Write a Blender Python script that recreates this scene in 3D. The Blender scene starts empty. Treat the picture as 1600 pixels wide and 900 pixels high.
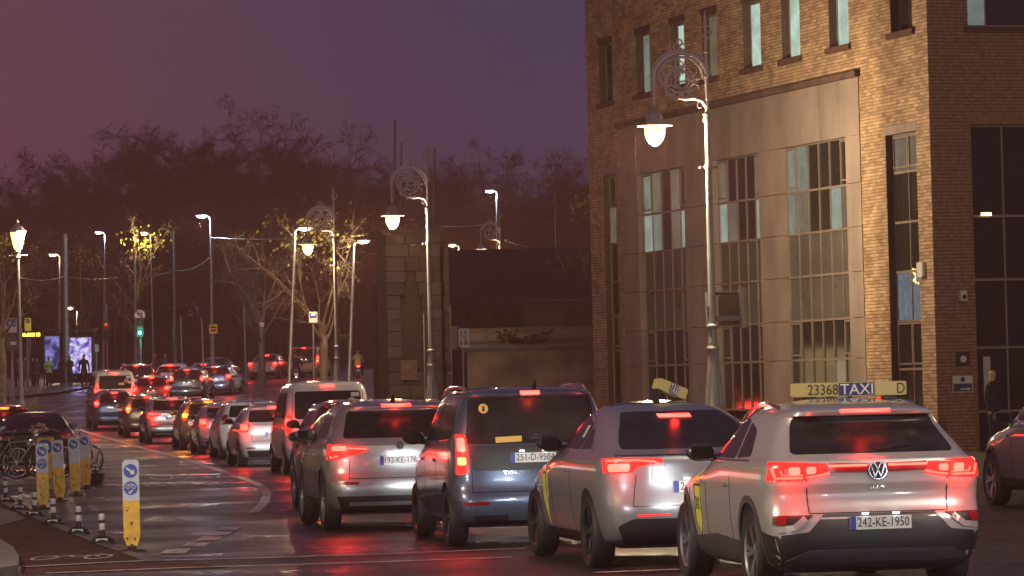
import bpy, bmesh, math, random
from mathutils import Vector, Matrix
from mathutils.bvhtree import BVHTree
from mathutils.geometry import tessellate_polygon

# ---------------------------------------------------------------- camera
scene = bpy.context.scene
COL = scene.collection
F_PX, ROLL, PITCH, CAM_H = 5600.0, math.radians(1.4), math.atan(153 / 5600.0), 1.81
CF = Vector((0, math.cos(PITCH), math.sin(PITCH)))
_U0 = Vector((0, -math.sin(PITCH), math.cos(PITCH)))
CR = Vector((1, 0, 0)) * math.cos(ROLL) - _U0 * math.sin(ROLL)
CU = Vector((1, 0, 0)) * math.sin(ROLL) + _U0 * math.cos(ROLL)
CPOS = Vector((0, 0, CAM_H))
cam_data = bpy.data.cameras.new('camera')
cam_data.sensor_width = 36.0
cam_data.lens = F_PX / 1600.0 * 36.0
cam_data.clip_end = 3000
cam = bpy.data.objects.new('camera', cam_data)
COL.objects.link(cam)
cam.matrix_world = Matrix(((CR.x, CU.x, -CF.x, 0), (CR.y, CU.y, -CF.y, 0), (CR.z, CU.z, -CF.z, CAM_H), (0, 0, 0, 1)))
scene.camera = cam

# ---------------------------------------------------------------- sky and exposure (late dusk, city glow)
SKY_STRENGTH = 0.60
world = bpy.data.worlds.new('World')
scene.world = world
world.use_nodes = True
_n, _l = world.node_tree.nodes, world.node_tree.links
_n.clear()
_out = _n.new('ShaderNodeOutputWorld')
_sky = _n.new('ShaderNodeTexSky')
_sky.sky_type = 'NISHITA'; _sky.sun_disc = False
_sky.sun_elevation = math.radians(-4.0); _sky.sun_rotation = math.radians(-60)
_b1 = _n.new('ShaderNodeBackground'); _b1.inputs[1].default_value = 0.05
_b2 = _n.new('ShaderNodeBackground'); _b2.inputs[1].default_value = SKY_STRENGTH
_tc = _n.new('ShaderNodeTexCoord')
_sep = _n.new('ShaderNodeSeparateXYZ')
_mr = _n.new('ShaderNodeMapRange'); _mr.inputs[1].default_value = -0.20; _mr.inputs[2].default_value = 0.05
_mr.interpolation_type = 'SMOOTHSTEP'
_mix = _n.new('ShaderNodeMixRGB')
_mix.inputs[1].default_value = (0.112, 0.040, 0.072, 1)     # glow of the city to the west
_mix.inputs[2].default_value = (0.037, 0.034, 0.080, 1)     # dusk blue
_add = _n.new('ShaderNodeAddShader')
_l.new(_tc.outputs['Generated'], _sep.inputs[0]); _l.new(_sep.outputs['X'], _mr.inputs[0])
_l.new(_mr.outputs[0], _mix.inputs[0]); _l.new(_mix.outputs[0], _b2.inputs[0])
_l.new(_sky.outputs[0], _b1.inputs[0])
_l.new(_b1.outputs[0], _add.inputs[0]); _l.new(_b2.outputs[0], _add.inputs[1]); _l.new(_add.outputs[0], _out.inputs[0])
scene.view_settings.view_transform = 'Standard'
scene.view_settings.look = 'None'
scene.view_settings.exposure = 0.85
scene.view_settings.gamma = 1.0
scene.view_settings.use_curve_mapping = False
scene.cycles.use_denoising = True
scene.cycles.max_bounces = 5
scene.cycles.diffuse_bounces = 2
scene.cycles.glossy_bounces = 3
scene.cycles.transmission_bounces = 4
scene.cycles.transparent_max_bounces = 6
scene.cycles.volume_bounces = 0
scene.cycles.sample_clamp_indirect = 3.0
scene.cycles.caustics_reflective = False
scene.cycles.caustics_refractive = False

# ---------------------------------------------------------------- pixel -> place helpers
GZ = [(-60, 0), (118, 0), (132, .10), (142, .24), (150, .42), (160, .80), (168, 1.10), (182, 1.70), (200, 2.40), (225, 2.95), (260, 3.5), (320, 4.1), (420, 4.6), (900, 5.5)]
def pl(tab, x):
    if x <= tab[0][0]: return tab[0][1]
    for (a, b), (c, d) in zip(tab, tab[1:]):
        if x <= c: return b + (d - b) * (x - a) / (c - a)
    return tab[-1][1]
def gz(y): return (pl(GZ, y - 5) + pl(GZ, y - 2) + pl(GZ, y + 2) + pl(GZ, y + 5)) / 4
def at(px, py, D): return CPOS + (CF + CR * ((px - 800) / F_PX) - CU * ((py - 450) / F_PX)) * D
def base(px, D, h=0.0):
    """point on the ground (plus h) at depth D under picture column px"""
    u = (px - 800) / F_PX; z = gz(D) + h
    v = (CPOS.z + D * (CF.z + u * CR.z) - z) / (D * CU.z)
    p = CPOS + (CF + CR * u - CU * v) * D
    p.z = z
    return p
def ground(px, py):
    lo, hi = 10.0, 600.0
    d = CF + CR * ((px - 800) / F_PX) - CU * ((py - 450) / F_PX)
    D = 12.0
    while D < 500:
        p = CPOS + d * D
        if p.z <= gz(p.y): break
        D += 0.25
    p.z = gz(p.y)
    return p
def hpx(py, px, D):
    return at(px, py, D).z

# ---------------------------------------------------------------- mesh helpers
class MB:
    def __init__(s): s.v = []; s.f = []; s.m = []; s.mi = 0; s.M = None
    def add(s, vs, fs):
        o = len(s.v)
        if s.M is not None: vs = [s.M @ Vector(v) for v in vs]
        s.v += [tuple(v) for v in vs]; s.f += [tuple(i + o for i in f) for f in fs]; s.m += [s.mi] * len(fs)
        return s
    def box(s, x0, x1, y0, y1, z0, z1):
        v = [(x0, y0, z0), (x1, y0, z0), (x1, y1, z0), (x0, y1, z0), (x0, y0, z1), (x1, y0, z1), (x1, y1, z1), (x0, y1, z1)]
        return s.add(v, [(0, 3, 2, 1), (4, 5, 6, 7), (0, 1, 5, 4), (1, 2, 6, 5), (2, 3, 7, 6), (3, 0, 4, 7)])
    def cbox(s, c, sx, sy, sz): return s.box(c[0] - sx / 2, c[0] + sx / 2, c[1] - sy / 2, c[1] + sy / 2, c[2] - sz / 2, c[2] + sz / 2)
    def tube(s, pts, r, n=6, cap=True):
        pts = [Vector(p) for p in pts]
        rs = r if isinstance(r, (list, tuple)) else [r] * len(pts)
        vs, fs = [], []
        t0 = (pts[1] - pts[0]).normalized()
        a = Vector((0, 0, 1)) if abs(t0.z) < .9 else Vector((1, 0, 0))
        nx = t0.cross(a).normalized()
        for i, p in enumerate(pts):
            t = (pts[min(i + 1, len(pts) - 1)] - pts[max(i - 1, 0)])
            t = t.normalized() if t.length > 1e-9 else t0
            nx = (nx - t * nx.dot(t))
            nx = nx.normalized() if nx.length > 1e-6 else t.orthogonal().normalized()
            ny = t.cross(nx)
            for k in range(n):
                an = 2 * math.pi * k / n
                vs.append(p + (nx * math.cos(an) + ny * math.sin(an)) * rs[i])
        for i in range(len(pts) - 1):
            for k in range(n):
                fs.append((i * n + k, i * n + (k + 1) % n, (i + 1) * n + (k + 1) % n, (i + 1) * n + k))
        if cap:
            fs.append(tuple(range(n - 1, -1, -1))); fs.append(tuple((len(pts) - 1) * n + k for k in range(n)))
        return s.add(vs, fs)
    def lathe(s, prof, n=16, c=(0, 0, 0), axis='z', cap=True):
        vs, fs = [], []
        for r, z in prof:
            for k in range(n):
                an = 2 * math.pi * k / n
                if axis == 'z': vs.append((c[0] + r * math.cos(an), c[1] + r * math.sin(an), c[2] + z))
                elif axis == 'x': vs.append((c[0] + z, c[1] + r * math.cos(an), c[2] + r * math.sin(an)))
                else: vs.append((c[0] + r * math.sin(an), c[1] + z, c[2] + r * math.cos(an)))
        for i in range(len(prof) - 1):
            for k in range(n):
                fs.append((i * n + k, i * n + (k + 1) % n, (i + 1) * n + (k + 1) % n, (i + 1) * n + k))
        if cap and prof[0][0] > 1e-4: fs.append(tuple(range(n - 1, -1, -1)))
        if cap and prof[-1][0] > 1e-4: fs.append(tuple((len(prof) - 1) * n + k for k in range(n)))
        return s.add(vs, fs)
    def ball(s, c, rx, ry, rz, n=12, m=8):
        prof = [(math.sin(math.pi * i / m), -math.cos(math.pi * i / m)) for i in range(m + 1)]
        prof[0] = (1e-5, -1); prof[-1] = (1e-5, 1)
        M0 = s.M
        T = Matrix.Translation(Vector(c)) @ Matrix.Diagonal((rx, ry, rz, 1))
        s.M = T if M0 is None else M0 @ T
        s.lathe(prof, n); s.M = M0
        return s
    def prism(s, poly, h0, h1, axis='z'):
        """polygon (2d) extruded: axis z -> (x,y), axis y -> (x,z), axis x -> (y,z)"""
        def P(a, b, h): return {'z': (a, b, h), 'y': (a, h, b), 'x': (h, a, b)}[axis]
        n = len(poly)
        vs = [P(a, b, h0) for a, b in poly] + [P(a, b, h1) for a, b in poly]
        fs = [tuple(range(n - 1, -1, -1)), tuple(range(n, 2 * n))] + [(i, (i + 1) % n, n + (i + 1) % n, n + i) for i in range(n)]
        return s.add(vs, fs)
    def mesh(s, name, mats, smooth=False, fix=True):
        me = bpy.data.meshes.new(name)
        me.from_pydata(s.v, [], s.f)
        for m in (mats if isinstance(mats, (list, tuple)) else [mats]): me.materials.append(m)
        if any(s.m): me.polygons.foreach_set('material_index', s.m)
        if fix:
            b = bmesh.new(); b.from_mesh(me); bmesh.ops.recalc_face_normals(b, faces=b.faces); b.to_mesh(me); b.free()
        if smooth:
            me.polygons.foreach_set('use_smooth', [True] * len(me.polygons))
            if smooth != 'all': me.set_sharp_from_angle(angle=math.radians(38))
        me.update()
        return me
    def build(s, name, mats, parent=None, smooth=False, loc=None, fix=True):
        return link(name, s.mesh(name, mats, smooth, fix), parent, loc)
def link(name, me, parent=None, loc=None, rot=None):
    o = bpy.data.objects.new(name, me)
    COL.objects.link(o)
    if parent is not None: o.parent = parent
    if loc is not None: o.location = loc
    if rot is not None: o.rotation_euler = rot
    return o
def thing(name, label, cat, loc=(0, 0, 0), rz=0.0, group=None):
    o = bpy.data.objects.new(name, None); o.empty_display_size = .2
    COL.objects.link(o); o.location = loc; o.rotation_euler = (0, 0, rz)
    return tag(o, label, cat, group)
def tag(o, label, cat, group=None, kind=None):
    if label: o['label'] = label
    if cat: o['category'] = cat
    if group: o['group'] = group
    if kind: o['kind'] = kind
    return o
def lamp(name, kind, color, power, parent=None, loc=(0, 0, 0), radius=.05, rot=None, spot=None):
    d = bpy.data.lights.new(name, kind); d.color = color; d.energy = power; d.shadow_soft_size = radius
    if spot: d.spot_size, d.spot_blend = math.radians(spot[0]), spot[1]
    return link(name, d, parent, loc, rot)

# ---------------------------------------------------------------- materials
MATS = {}
def mat(name, col, rough=.5, metal=0.0, emit=None, es=0.0, var=0.0, vscale=3.0, bump=0.0, bscale=30.0, coat=0.0, spec=.5, rvar=0.0, vcol=None, stretch=None, trans=0.0):
    if name in MATS: return MATS[name]
    m = bpy.data.materials.new(name); m.use_nodes = True
    nt = m.node_tree; N, L = nt.nodes, nt.links
    p = N['Principled BSDF']
    p.inputs['Base Color'].default_value = (*col, 1); p.inputs['Roughness'].default_value = rough
    p.inputs['Metallic'].default_value = metal; p.inputs['Coat Weight'].default_value = coat
    p.inputs['Coat Roughness'].default_value = .06; p.inputs['Specular IOR Level'].default_value = spec
    if trans: p.inputs['Transmission Weight'].default_value = trans
    if emit is not None:
        p.inputs['Emission Color'].default_value = (*emit, 1); p.inputs['Emission Strength'].default_value = es
    def noise(sc, det=5):
        tc = N.new('ShaderNodeTexCoord'); nz = N.new('ShaderNodeTexNoise')
        nz.inputs['Scale'].default_value = sc; nz.inputs['Detail'].default_value = det
        if stretch:
            mp = N.new('ShaderNodeMapping'); mp.inputs['Scale'].default_value = stretch
            L.new(tc.outputs['Object'], mp.inputs[0]); L.new(mp.outputs[0], nz.inputs[0])
        else: L.new(tc.outputs['Object'], nz.inputs[0])
        return nz
    if var:
        nz = noise(vscale)
        mx = N.new('ShaderNodeMixRGB')
        c2 = vcol or tuple(c * (1 - var) for c in col); c1 = tuple(min(1, c * (1 + var * .6)) for c in col)
        mx.inputs[1].default_value = (*c2, 1); mx.inputs[2].default_value = (*c1, 1)
        mr = N.new('ShaderNodeMapRange'); mr.inputs[1].default_value = .32; mr.inputs[2].default_value = .68
        L.new(nz.outputs[0], mr.inputs[0]); L.new(mr.outputs[0], mx.inputs[0]); L.new(mx.outputs[0], p.inputs['Base Color'])
    if rvar:
        nz = noise(vscale * 1.7)
        mr = N.new('ShaderNodeMapRange'); mr.inputs[1].default_value = .3; mr.inputs[2].default_value = .7
        mr.inputs[3].default_value = max(.02, rough - rvar); mr.inputs[4].default_value = min(1, rough + rvar)
        L.new(nz.outputs[0], mr.inputs[0]); L.new(mr.outputs[0], p.inputs['Roughness'])
    if bump:
        nz = noise(bscale, 3); bp = N.new('ShaderNodeBump'); bp.inputs['Strength'].default_value = bump; bp.inputs['Distance'].default_value = .02
        L.new(nz.outputs[0], bp.inputs['Height']); L.new(bp.outputs[0], p.inputs['Normal'])
    MATS[name] = m
    return m
def glow(name, col, s):
    return mat(name, tuple(min(1, c) for c in col), .3, emit=col, es=s)
TEXTS = {}
def text_mesh(s, size, ext, material, sx=1.0):
    k = (s, size, ext, material.name, sx)
    if k in TEXTS: return TEXTS[k]
    c = bpy.data.curves.new('lettering', 'FONT'); c.body = s; c.size = size; c.extrude = ext
    c.align_x = 'CENTER'; c.align_y = 'CENTER'; c.resolution_u = 3
    o = bpy.data.objects.new('lettering', c); COL.objects.link(o)
    bpy.context.view_layer.update()
    me = bpy.data.meshes.new_from_object(o.evaluated_get(bpy.context.evaluated_depsgraph_get()))
    COL.objects.unlink(o); bpy.data.objects.remove(o)
    me.name = 'lettering'
    me.materials.clear(); me.materials.append(material)
    if sx != 1: me.transform(Matrix.Diagonal((sx, 1, 1, 1)))
    TEXTS[k] = me
    return me
def text(s, size, material, parent, loc, rot=(math.pi / 2, 0, 0), name='lettering', ext=.001, sx=1.0):
    return link(name, text_mesh(s, size, ext, material, sx), parent, loc, rot)
# ================================================================ ground, roads, pavements
def asphalt():
    m = bpy.data.materials.new('wet_asphalt'); m.use_nodes = True
    N, L = m.node_tree.nodes, m.node_tree.links; p = N['Principled BSDF']
    tc = N.new('ShaderNodeTexCoord')
    def nz(sc, det): 
        n = N.new('ShaderNodeTexNoise'); n.inputs['Scale'].default_value = sc; n.inputs['Detail'].default_value = det
        L.new(tc.outputs['Object'], n.inputs[0]); return n
    big, fine, grit = nz(.35, 6), nz(9, 5), nz(26, 3)
    cr = N.new('ShaderNodeValToRGB'); e = cr.color_ramp.elements
    e[0].position = .3; e[0].color = (.014, .012, .0115, 1); e[1].position = .72; e[1].color = (.046, .038, .034, 1)
    mx = N.new('ShaderNodeMixRGB'); mx.blend_type = 'MULTIPLY'; mx.inputs[0].default_value = .7
    cr2 = N.new('ShaderNodeValToRGB'); e = cr2.color_ramp.elements
    e[0].position = .35; e[0].color = (.45, .45, .45, 1); e[1].position = .66; e[1].color = (1.5, 1.45, 1.4, 1)
    L.new(big.outputs[0], cr.inputs[0]); L.new(fine.outputs[0], cr2.inputs[0])
    L.new(cr.outputs[0], mx.inputs[1]); L.new(cr2.outputs[0], mx.inputs[2]); L.new(mx.outputs[0], p.inputs['Base Color'])
    mr = N.new('ShaderNodeMapRange'); mr.inputs[1].default_value = .38; mr.inputs[2].default_value = .62
    mr.inputs[3].default_value = .25; mr.inputs[4].default_value = .50
    L.new(big.outputs[0], mr.inputs[0]); L.new(mr.outputs[0], p.inputs['Roughness'])
    add = N.new('ShaderNodeMath'); add.operation = 'ADD'
    mul = N.new('ShaderNodeMath'); mul.operation = 'MULTIPLY'; mul.inputs[1].default_value = .35
    L.new(fine.outputs[0], mul.inputs[0]); L.new(mul.outputs[0], add.inputs[0]); L.new(grit.outputs[0], add.inputs[1])
    bp = N.new('ShaderNodeBump'); bp.inputs['Strength'].default_value = .9; bp.inputs['Distance'].default_value = .02
    L.new(add.outputs[0], bp.inputs['Height']); L.new(bp.outputs[0], p.inputs['Normal'])
    p.inputs['Specular IOR Level'].default_value = .5
    return m
ASPH = asphalt()
def sheet(name, xl, xr, ys, dz, material, n=1, kind='structure'):
    """strip of ground between the lines xl(y) and xr(y), laid dz above the terrain"""
    b = MB(); vs, fs = [], []
    for y in ys:
        for k in range(n + 1):
            x = xl(y) + (xr(y) - xl(y)) * k / n
            vs.append((x, y, gz(y) + dz))
    for i in range(len(ys) - 1):
        for k in range(n):
            a = i * (n + 1) + k
            fs.append((a, a + 1, a + n + 2, a + n + 1))
    b.add(vs, fs)
    o = b.build(name, material); o['kind'] = kind
    return o
YS = [-60, 0, 20, 40, 60, 80, 100] + list(range(110, 240, 4)) + [250, 270, 300, 340, 400, 500, 700, 900]
M_EARTH = mat('dark_earth', (.03, .025, .018), .9, var=.4, vscale=.5)
M_CONC = mat('wet_concrete', (.16, .15, .135), .55, var=.3, vscale=1.5, bump=.3, bscale=20, rvar=.15)
M_PAVE = mat('paving', (.12, .105, .095), .45, var=.3, vscale=.8, bump=.2, bscale=15, rvar=.15)
M_TRACK = mat('red_cycle_surfacing', (.105, .045, .028), .75, spec=.2, var=.35, vscale=1.2, bump=.5, bscale=60, rvar=.12)
M_LINE = mat('worn_road_paint', (.74, .72, .68), .5, var=.35, vscale=5, vcol=(.26, .25, .24), bump=.3, bscale=60)
M_KERB = mat('granite_kerb', (.20, .19, .18), .5, var=.3, vscale=4, bump=.3, bscale=40)

sheet('ground', lambda y: -400, lambda y: 400, YS, -.03, M_EARTH, 8)
LAMPLINE = [(-60, 29.8), (41, 11.5), (80, 4.43), (119, -2.64), (158, -7.8), (190, -10.5), (230, -8), (300, 4), (400, 20)]
def kerb_x(y): return pl(LAMPLINE, y) - .75
def left_x(y): return pl([(-60, -4.2), (38, -4.9), (60, -9.0), (75, -11.5), (120, -19.5), (150, -25.5), (200, -33), (300, -33), (500, -10)], y)
sheet('road', lambda y: left_x(y) - 14, kerb_x, YS, 0, ASPH, 10)
YP = [y for y in YS if y < 420]
# right-hand pavement with a kerb face
b = MB()
vs, fs = [], []
for y in YP:
    x = kerb_x(y); g = gz(y)
    vs += [(x, y, g - .02), (x + .01, y, g + .12), (x + .16, y, g + .125), (x + .16, y, g + .121)]
for i in range(len(YP) - 1):
    for k in range(2): a = i * 4 + k; fs.append((a, a + 1, a + 5, a + 4))
b.add(vs, fs); o = b.build('kerb', M_KERB); o['kind'] = 'structure'
sheet('pavement', lambda y: kerb_x(y) + .155, lambda y: kerb_x(y) + 60, YP, .122, M_PAVE, 4)

def patch_ground(name, pts, dz, material, kind='structure', parent=None):
    """flat painted or laid shape through ground points [(x,y)]"""
    b = MB()
    tri = tessellate_polygon([[Vector((x, y, 0)) for x, y in pts]])
    b.add([(x, y, gz(y) + dz) for x, y in pts], tri)
    me = b.mesh(name, material, fix=False)
    bm = bmesh.new(); bm.from_mesh(me)
    for f in bm.faces:
        if f.normal.z < 0: f.normal_flip()
    bm.to_mesh(me); bm.free()
    o = link(name, me, parent)
    if parent is None: o['kind'] = kind
    return o
def G(px, py): p = ground(px, py); return (p.x, p.y)
def line_px(pts, w, dz=.008, name='road_line', dash=None, material=None):
    """painted line of width w metres through picture points on the ground"""
    P = [Vector(G(*q)) for q in pts]
    L, R = [], []
    for i, p in enumerate(P):
        t = (P[min(i + 1, len(P) - 1)] - P[max(i - 1, 0)]).normalized(); nn = Vector((-t.y, t.x)) * w / 2
        L.append(p + nn); R.append(p - nn)
    b = MB(); n = len(P)
    b.add([(q.x, q.y, gz(q.y) + dz) for q in L + R], [(i, n + i, n + i + 1, i + 1) for i in range(n - 1)])
    o = b.build(name, material or M_LINE); o['kind'] = 'structure'
    return o
# cycle track and raised island on the left
track = [G(0, 786), G(30, 800), G(60, 812), G(100, 828), G(150, 848), G(200, 866), G(236, 879), G(157, 881.5), G(34, 887), G(26, 875), G(0, 852)]
patch_ground('cycle_track', track, .004, M_TRACK)
patch_ground('cycle_track_approach', [G(34, 890), G(300, 880), G(360, 889), G(120, 897.5), G(34, 899)], .004, M_TRACK)
line_px([(-20, 776), (8, 786), (31, 798), (54, 808), (84, 821), (123, 836), (161, 851), (207, 867), (240, 880)], .16, .012, 'cycle_track_edge_line', None, M_CONC)
# raised concrete island under the bicycles
isl = [G(-60, 768), G(60, 766), G(108, 762), G(128, 757), G(118, 751), G(-60, 752)]
b = MB(); b.prism(isl, -.02, .12); o = b.build('traffic_island', M_CONC); o['kind'] = 'structure'
isl2 = [G(-40, 860), G(0, 856), G(20, 868), G(30, 884), G(28, 900), G(-40, 910)]
b = MB(); b.prism(isl2, -.02, .11); o = b.build('kerb_corner', M_KERB); o['kind'] = 'structure'
patch_ground('paving_patch', [G(-40, 790), G(0, 794), G(26, 803), G(40, 812), G(0, 822), G(-40, 824)], .009, M_CONC)
# lines
line_px([(34, 887), (157, 881), (236, 878.5), (420, 873), (620, 866), (824, 858)], .14, .010, 'crossing_line')
line_px([(72, 897), (300, 889), (420, 885), (640, 878), (800, 873)], .12, .010, 'crossing_line')
line_px([(930, 897.5), (1060, 892)], .14, .010, 'crossing_line')
line_px([(87, 660), (120, 671), (160, 683), (200, 694), (240, 705), (300, 722), (350, 738), (385, 750)], .22, .010, 'bus_lane_line')
line_px([(385, 750), (408, 760), (418, 772), (412, 788), (396, 802)], .16, .010, 'bus_lane_line')
for a, b_ in (((70, 646), (88, 641)), ((94, 637.5), (126, 630)), ((60, 636), (100, 632))):
    line_px([a, b_], .14, .010, 'lane_dash')
for (x, y) in ((274, 863), (306, 852), (327, 843), (343, 835), (357, 827)):
    w = 24 * (y - 614) / 249; s = (w * .42, 3.4 * (y - 614) / 249)
    patch_ground('give_way_dash', [G(x - w, y + s[1]), G(x + w * .62, y + s[1]), G(x + w, y - s[1]), G(x - w * .5, y - s[1])], .010, M_LINE)
def road_text(s, px, py, w, ln, rz):
    me = text_mesh(s, 1.0, 0, M_LINE).copy()
    xs = [v.co.x for v in me.vertices]; ys = [v.co.y for v in me.vertices]
    me.transform(Matrix.Diagonal((w / (max(xs) - min(xs)), ln / (max(ys) - min(ys)), 1, 1)))
    p = ground(px, py)
    o = link('road_marking_lettering', me, None, (p.x, p.y, p.z + .010), (0, 0, rz)); o['kind'] = 'structure'
road_text('LÁNA', 300, 747, 1.75, 3.4, math.radians(9))
road_text('BUS', 285, 757, 1.6, 2.6, math.radians(9))
road_text('LÁNA', 170, 700, 1.7, 3.6, math.radians(11))
# bicycle symbol painted on the cycle track
b = MB(); c0 = ground(112, 873)
for dx in (-.30, .30):
    k = 14
    ring = [(c0.x + dx + .16 * math.cos(2 * math.pi * i / k), c0.y + .55 * math.sin(2 * math.pi * i / k)) for i in range(k)]
    inner = [(c0.x + dx + .12 * math.cos(2 * math.pi * i / k), c0.y + .42 * math.sin(2 * math.pi * i / k)) for i in range(k)]
    b.add([(x, y, .010) for x, y in ring + inner], [(i, (i + 1) % k, k + (i + 1) % k, k + i) for i in range(k)])
for (x0, y0, x1, y1) in ((-.3, 0, -.05, .5), (-.05, .5, .22, .5), (.22, .5, .3, 0), (-.05, .5, 0, 0), (0, 0, .22, .5), (.16, .75, .3, .75)):
    n_ = Vector((-(y1 - y0), x1 - x0)).normalized() * .03
    b.add([(c0.x + x0 + n_.x, c0.y + y0 + n_.y, .010), (c0.x + x1 + n_.x, c0.y + y1 + n_.y, .010), (c0.x + x1 - n_.x, c0.y + y1 - n_.y, .010), (c0.x + x0 - n_.x, c0.y + y0 - n_.y, .010)], [(0, 1, 2, 3)])
o = b.build('bicycle_road_symbol', M_LINE); o['kind'] = 'structure'
# far left footpath by the bus shelter
sheet('footpath', lambda y: -60, lambda y: pl([(180, -27.5), (188, -24.0), (196, -23.2), (206, -23.6), (215, -25)], y), [180, 184, 188, 192, 196, 200, 206, 215], .12, M_PAVE, 3)

# ================================================================ brick office building on the corner
FU = Vector((-.317, .948, 0)).normalized()      # along the facade, away from the corner
FN = Vector((-FU.y, FU.x, 0)); FN = FN if FN.x < 0 else -FN   # out of the facade, towards the street
FC = Vector((9.23, 78.3, 0))                    # the corner at the street
def fac(px, py, dep=0.0):
    """picture point on the facade plane -> (distance along, height)"""
    d = CF + CR * ((px - 800) / F_PX) - CU * ((py - 450) / F_PX)
    k = (FC - FN * dep - CPOS).dot(FN) / d.dot(FN)
    p = CPOS + d * k
    return (p - FC).dot(FU), p.z
M_BRICK = [mat('brick_buff', (.40, .27, .155), .85, var=.35, vscale=1.6, bump=.2, bscale=60),
           mat('brick_tan', (.31, .195, .11), .85, var=.35, vscale=1.6, bump=.2, bscale=60),
           mat('brick_ochre', (.47, .325, .19), .85, var=.35, vscale=1.6, bump=.2, bscale=60)]
M_MORTAR = mat('dark_mortar', (.085, .055, .038), .95, var=.2, vscale=5)
M_STONE = mat('reconstituted_stone', (.265, .212, .178), .8, var=.24, vscale=1.3, stretch=(1, 1, .4), bump=.15, bscale=25)
M_SOOT = mat('soot_stained_stone', (.10, .06, .045), .9, var=.4, vscale=3)
M_LINTEL = mat('dark_red_lintel', (.09, .045, .03), .85, var=.3, vscale=6)
M_FRAME = mat('brown_window_frame', (.24, .19, .15), .5, var=.15)
M_SPAND = mat('grey_spandrel_panel', (.10, .095, .085), .35, var=.25, vscale=1.0, rvar=.1)
M_GLASS = mat('office_glass', (.028, .028, .024), .07, var=.3, vscale=.7, spec=.9)
def lit_glass(name, col, s, sc=2.0):
    m = mat(name, (.03, .03, .03), .08, spec=.8)
    N, L = m.node_tree.nodes, m.node_tree.links; p = N['Principled BSDF']
    tc = N.new('ShaderNodeTexCoord'); nz = N.new('ShaderNodeTexNoise'); nz.inputs['Scale'].default_value = sc; nz.inputs['Detail'].default_value = 3
    cr = N.new('ShaderNodeValToRGB'); e = cr.color_ramp.elements
    e[0].position = .3; e[0].color = tuple(c * .55 for c in col) + (1,); e[1].position = .7; e[1].color = (*col, 1)
    L.new(tc.outputs['Object'], nz.inputs[0]); L.new(nz.outputs[0], cr.inputs[0]); L.new(cr.outputs[0], p.inputs['Emission Color'])
    p.inputs['Emission Strength'].default_value = s
    return m
M_LIT = lit_glass('lit_office_window', (.55, .78, .64), .55)
M_LITB = lit_glass('lit_blind', (.40, .54, .45), .24)
M_LITC = lit_glass('lit_tall_window', (.45, .60, .52), .34)
M_LITDIM = lit_glass('dim_lit_window', (.40, .36, .26), .20)
M_LEDBLUE = lit_glass('lit_window_blue', (.45, .6, .75), .16, 6)
bld = thing('office_building', 'buff brick office building with tall stone-framed glazing on the corner', 'building', FC, math.atan2(FU.y, FU.x))
# local frame: x along the facade away from the corner, y to the left of that = out of the street wall (FN)
SGN = 1 if Vector((-FU.y, FU.x, 0)).dot(FN) > 0 else -1
LEN, TOP = fac(929, 600)[0], 14.6
def rect(x0, x1, y0, y1):
    """opening from picture edges; top/bottom read at the middle"""
    a = fac(x0, (y0 + y1) / 2)[0]; c = fac(x1, (y0 + y1) / 2)[0]; xm = (x0 + x1) / 2
    return (min(a, c), max(a, c), fac(xm, y1)[1], fac(xm, y0)[1])
UP = [rect(936, 957, 65, 163), rect(994, 1016, 50, 146), rect(1048, 1070, 35, 131), rect(1097, 1121, 17, 120), rect(1161, 1189, 4, 103), rect(1221, 1250, -12, 88), rect(1295, 1326, -28, 70), rect(1391, 1425, -55, 57)]
zt = sum(r[3] for r in UP) / 8; zb = sum(r[2] for r in UP) / 8
UP = [(r[0], r[1], zb, zb + 1.62) for r in UP]
SX0, SX1 = fac(1350, 400)[0], fac(976, 400)[0]
SZT = fac(1346, 117)[1]
SLIT_R = (fac(1437, 400)[0], fac(1389, 400)[0], .9, fac(1413, 207)[1])
SLIT_L = (fac(968, 430)[0], fac(946, 430)[0], .9, fac(957, 272)[1])
UP2 = [(r[0], r[1], zb + 3.3, zb + 4.9) for r in UP]
OPEN = UP + UP2 + [SLIT_R, SLIT_L, (SX0, SX1, -1, SZT)]
def inside(x, z, rs, e=0): return any(a - e < x < b_ + e and c - e < z < d + e for a, b_, c, d in rs)
WALL_T = .42
def wall_cells(x0, x1, z0, z1, opens):
    X = sorted({x0, x1} | {min(max(v, x0), x1) for r in opens for v in r[:2]}); Z = sorted({z0, z1} | {min(max(v, z0), z1) for r in opens for v in r[2:]})
    cells = []
    for za, zc in zip(Z, Z[1:]):
        run = None
        for xa, xc in zip(X, X[1:]):
            if xc - xa < 1e-4: continue
            if inside((xa + xc) / 2, (za + zc) / 2, opens):
                if run: cells.append((*run, za, zc)); run = None
            else: run = (run[0], xc) if run else (xa, xc)
        if run: cells.append((*run, za, zc))
    return cells
b = MB()
for (a, c, d, e) in wall_cells(0, LEN, -.2, TOP, OPEN):
    b.box(a, c, -WALL_T * SGN, 0, d, e)
# end return wall and the side elevation towards the right (perpendicular)
SIDE_W = 16.0
SOP = [(fac(1521, 400)[0], 0, 0, 0)]
b.box(LEN - .4, LEN, -10 * SGN, -WALL_T * SGN, -.2, TOP)
b.build('wall', M_MORTAR, bld)
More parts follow.
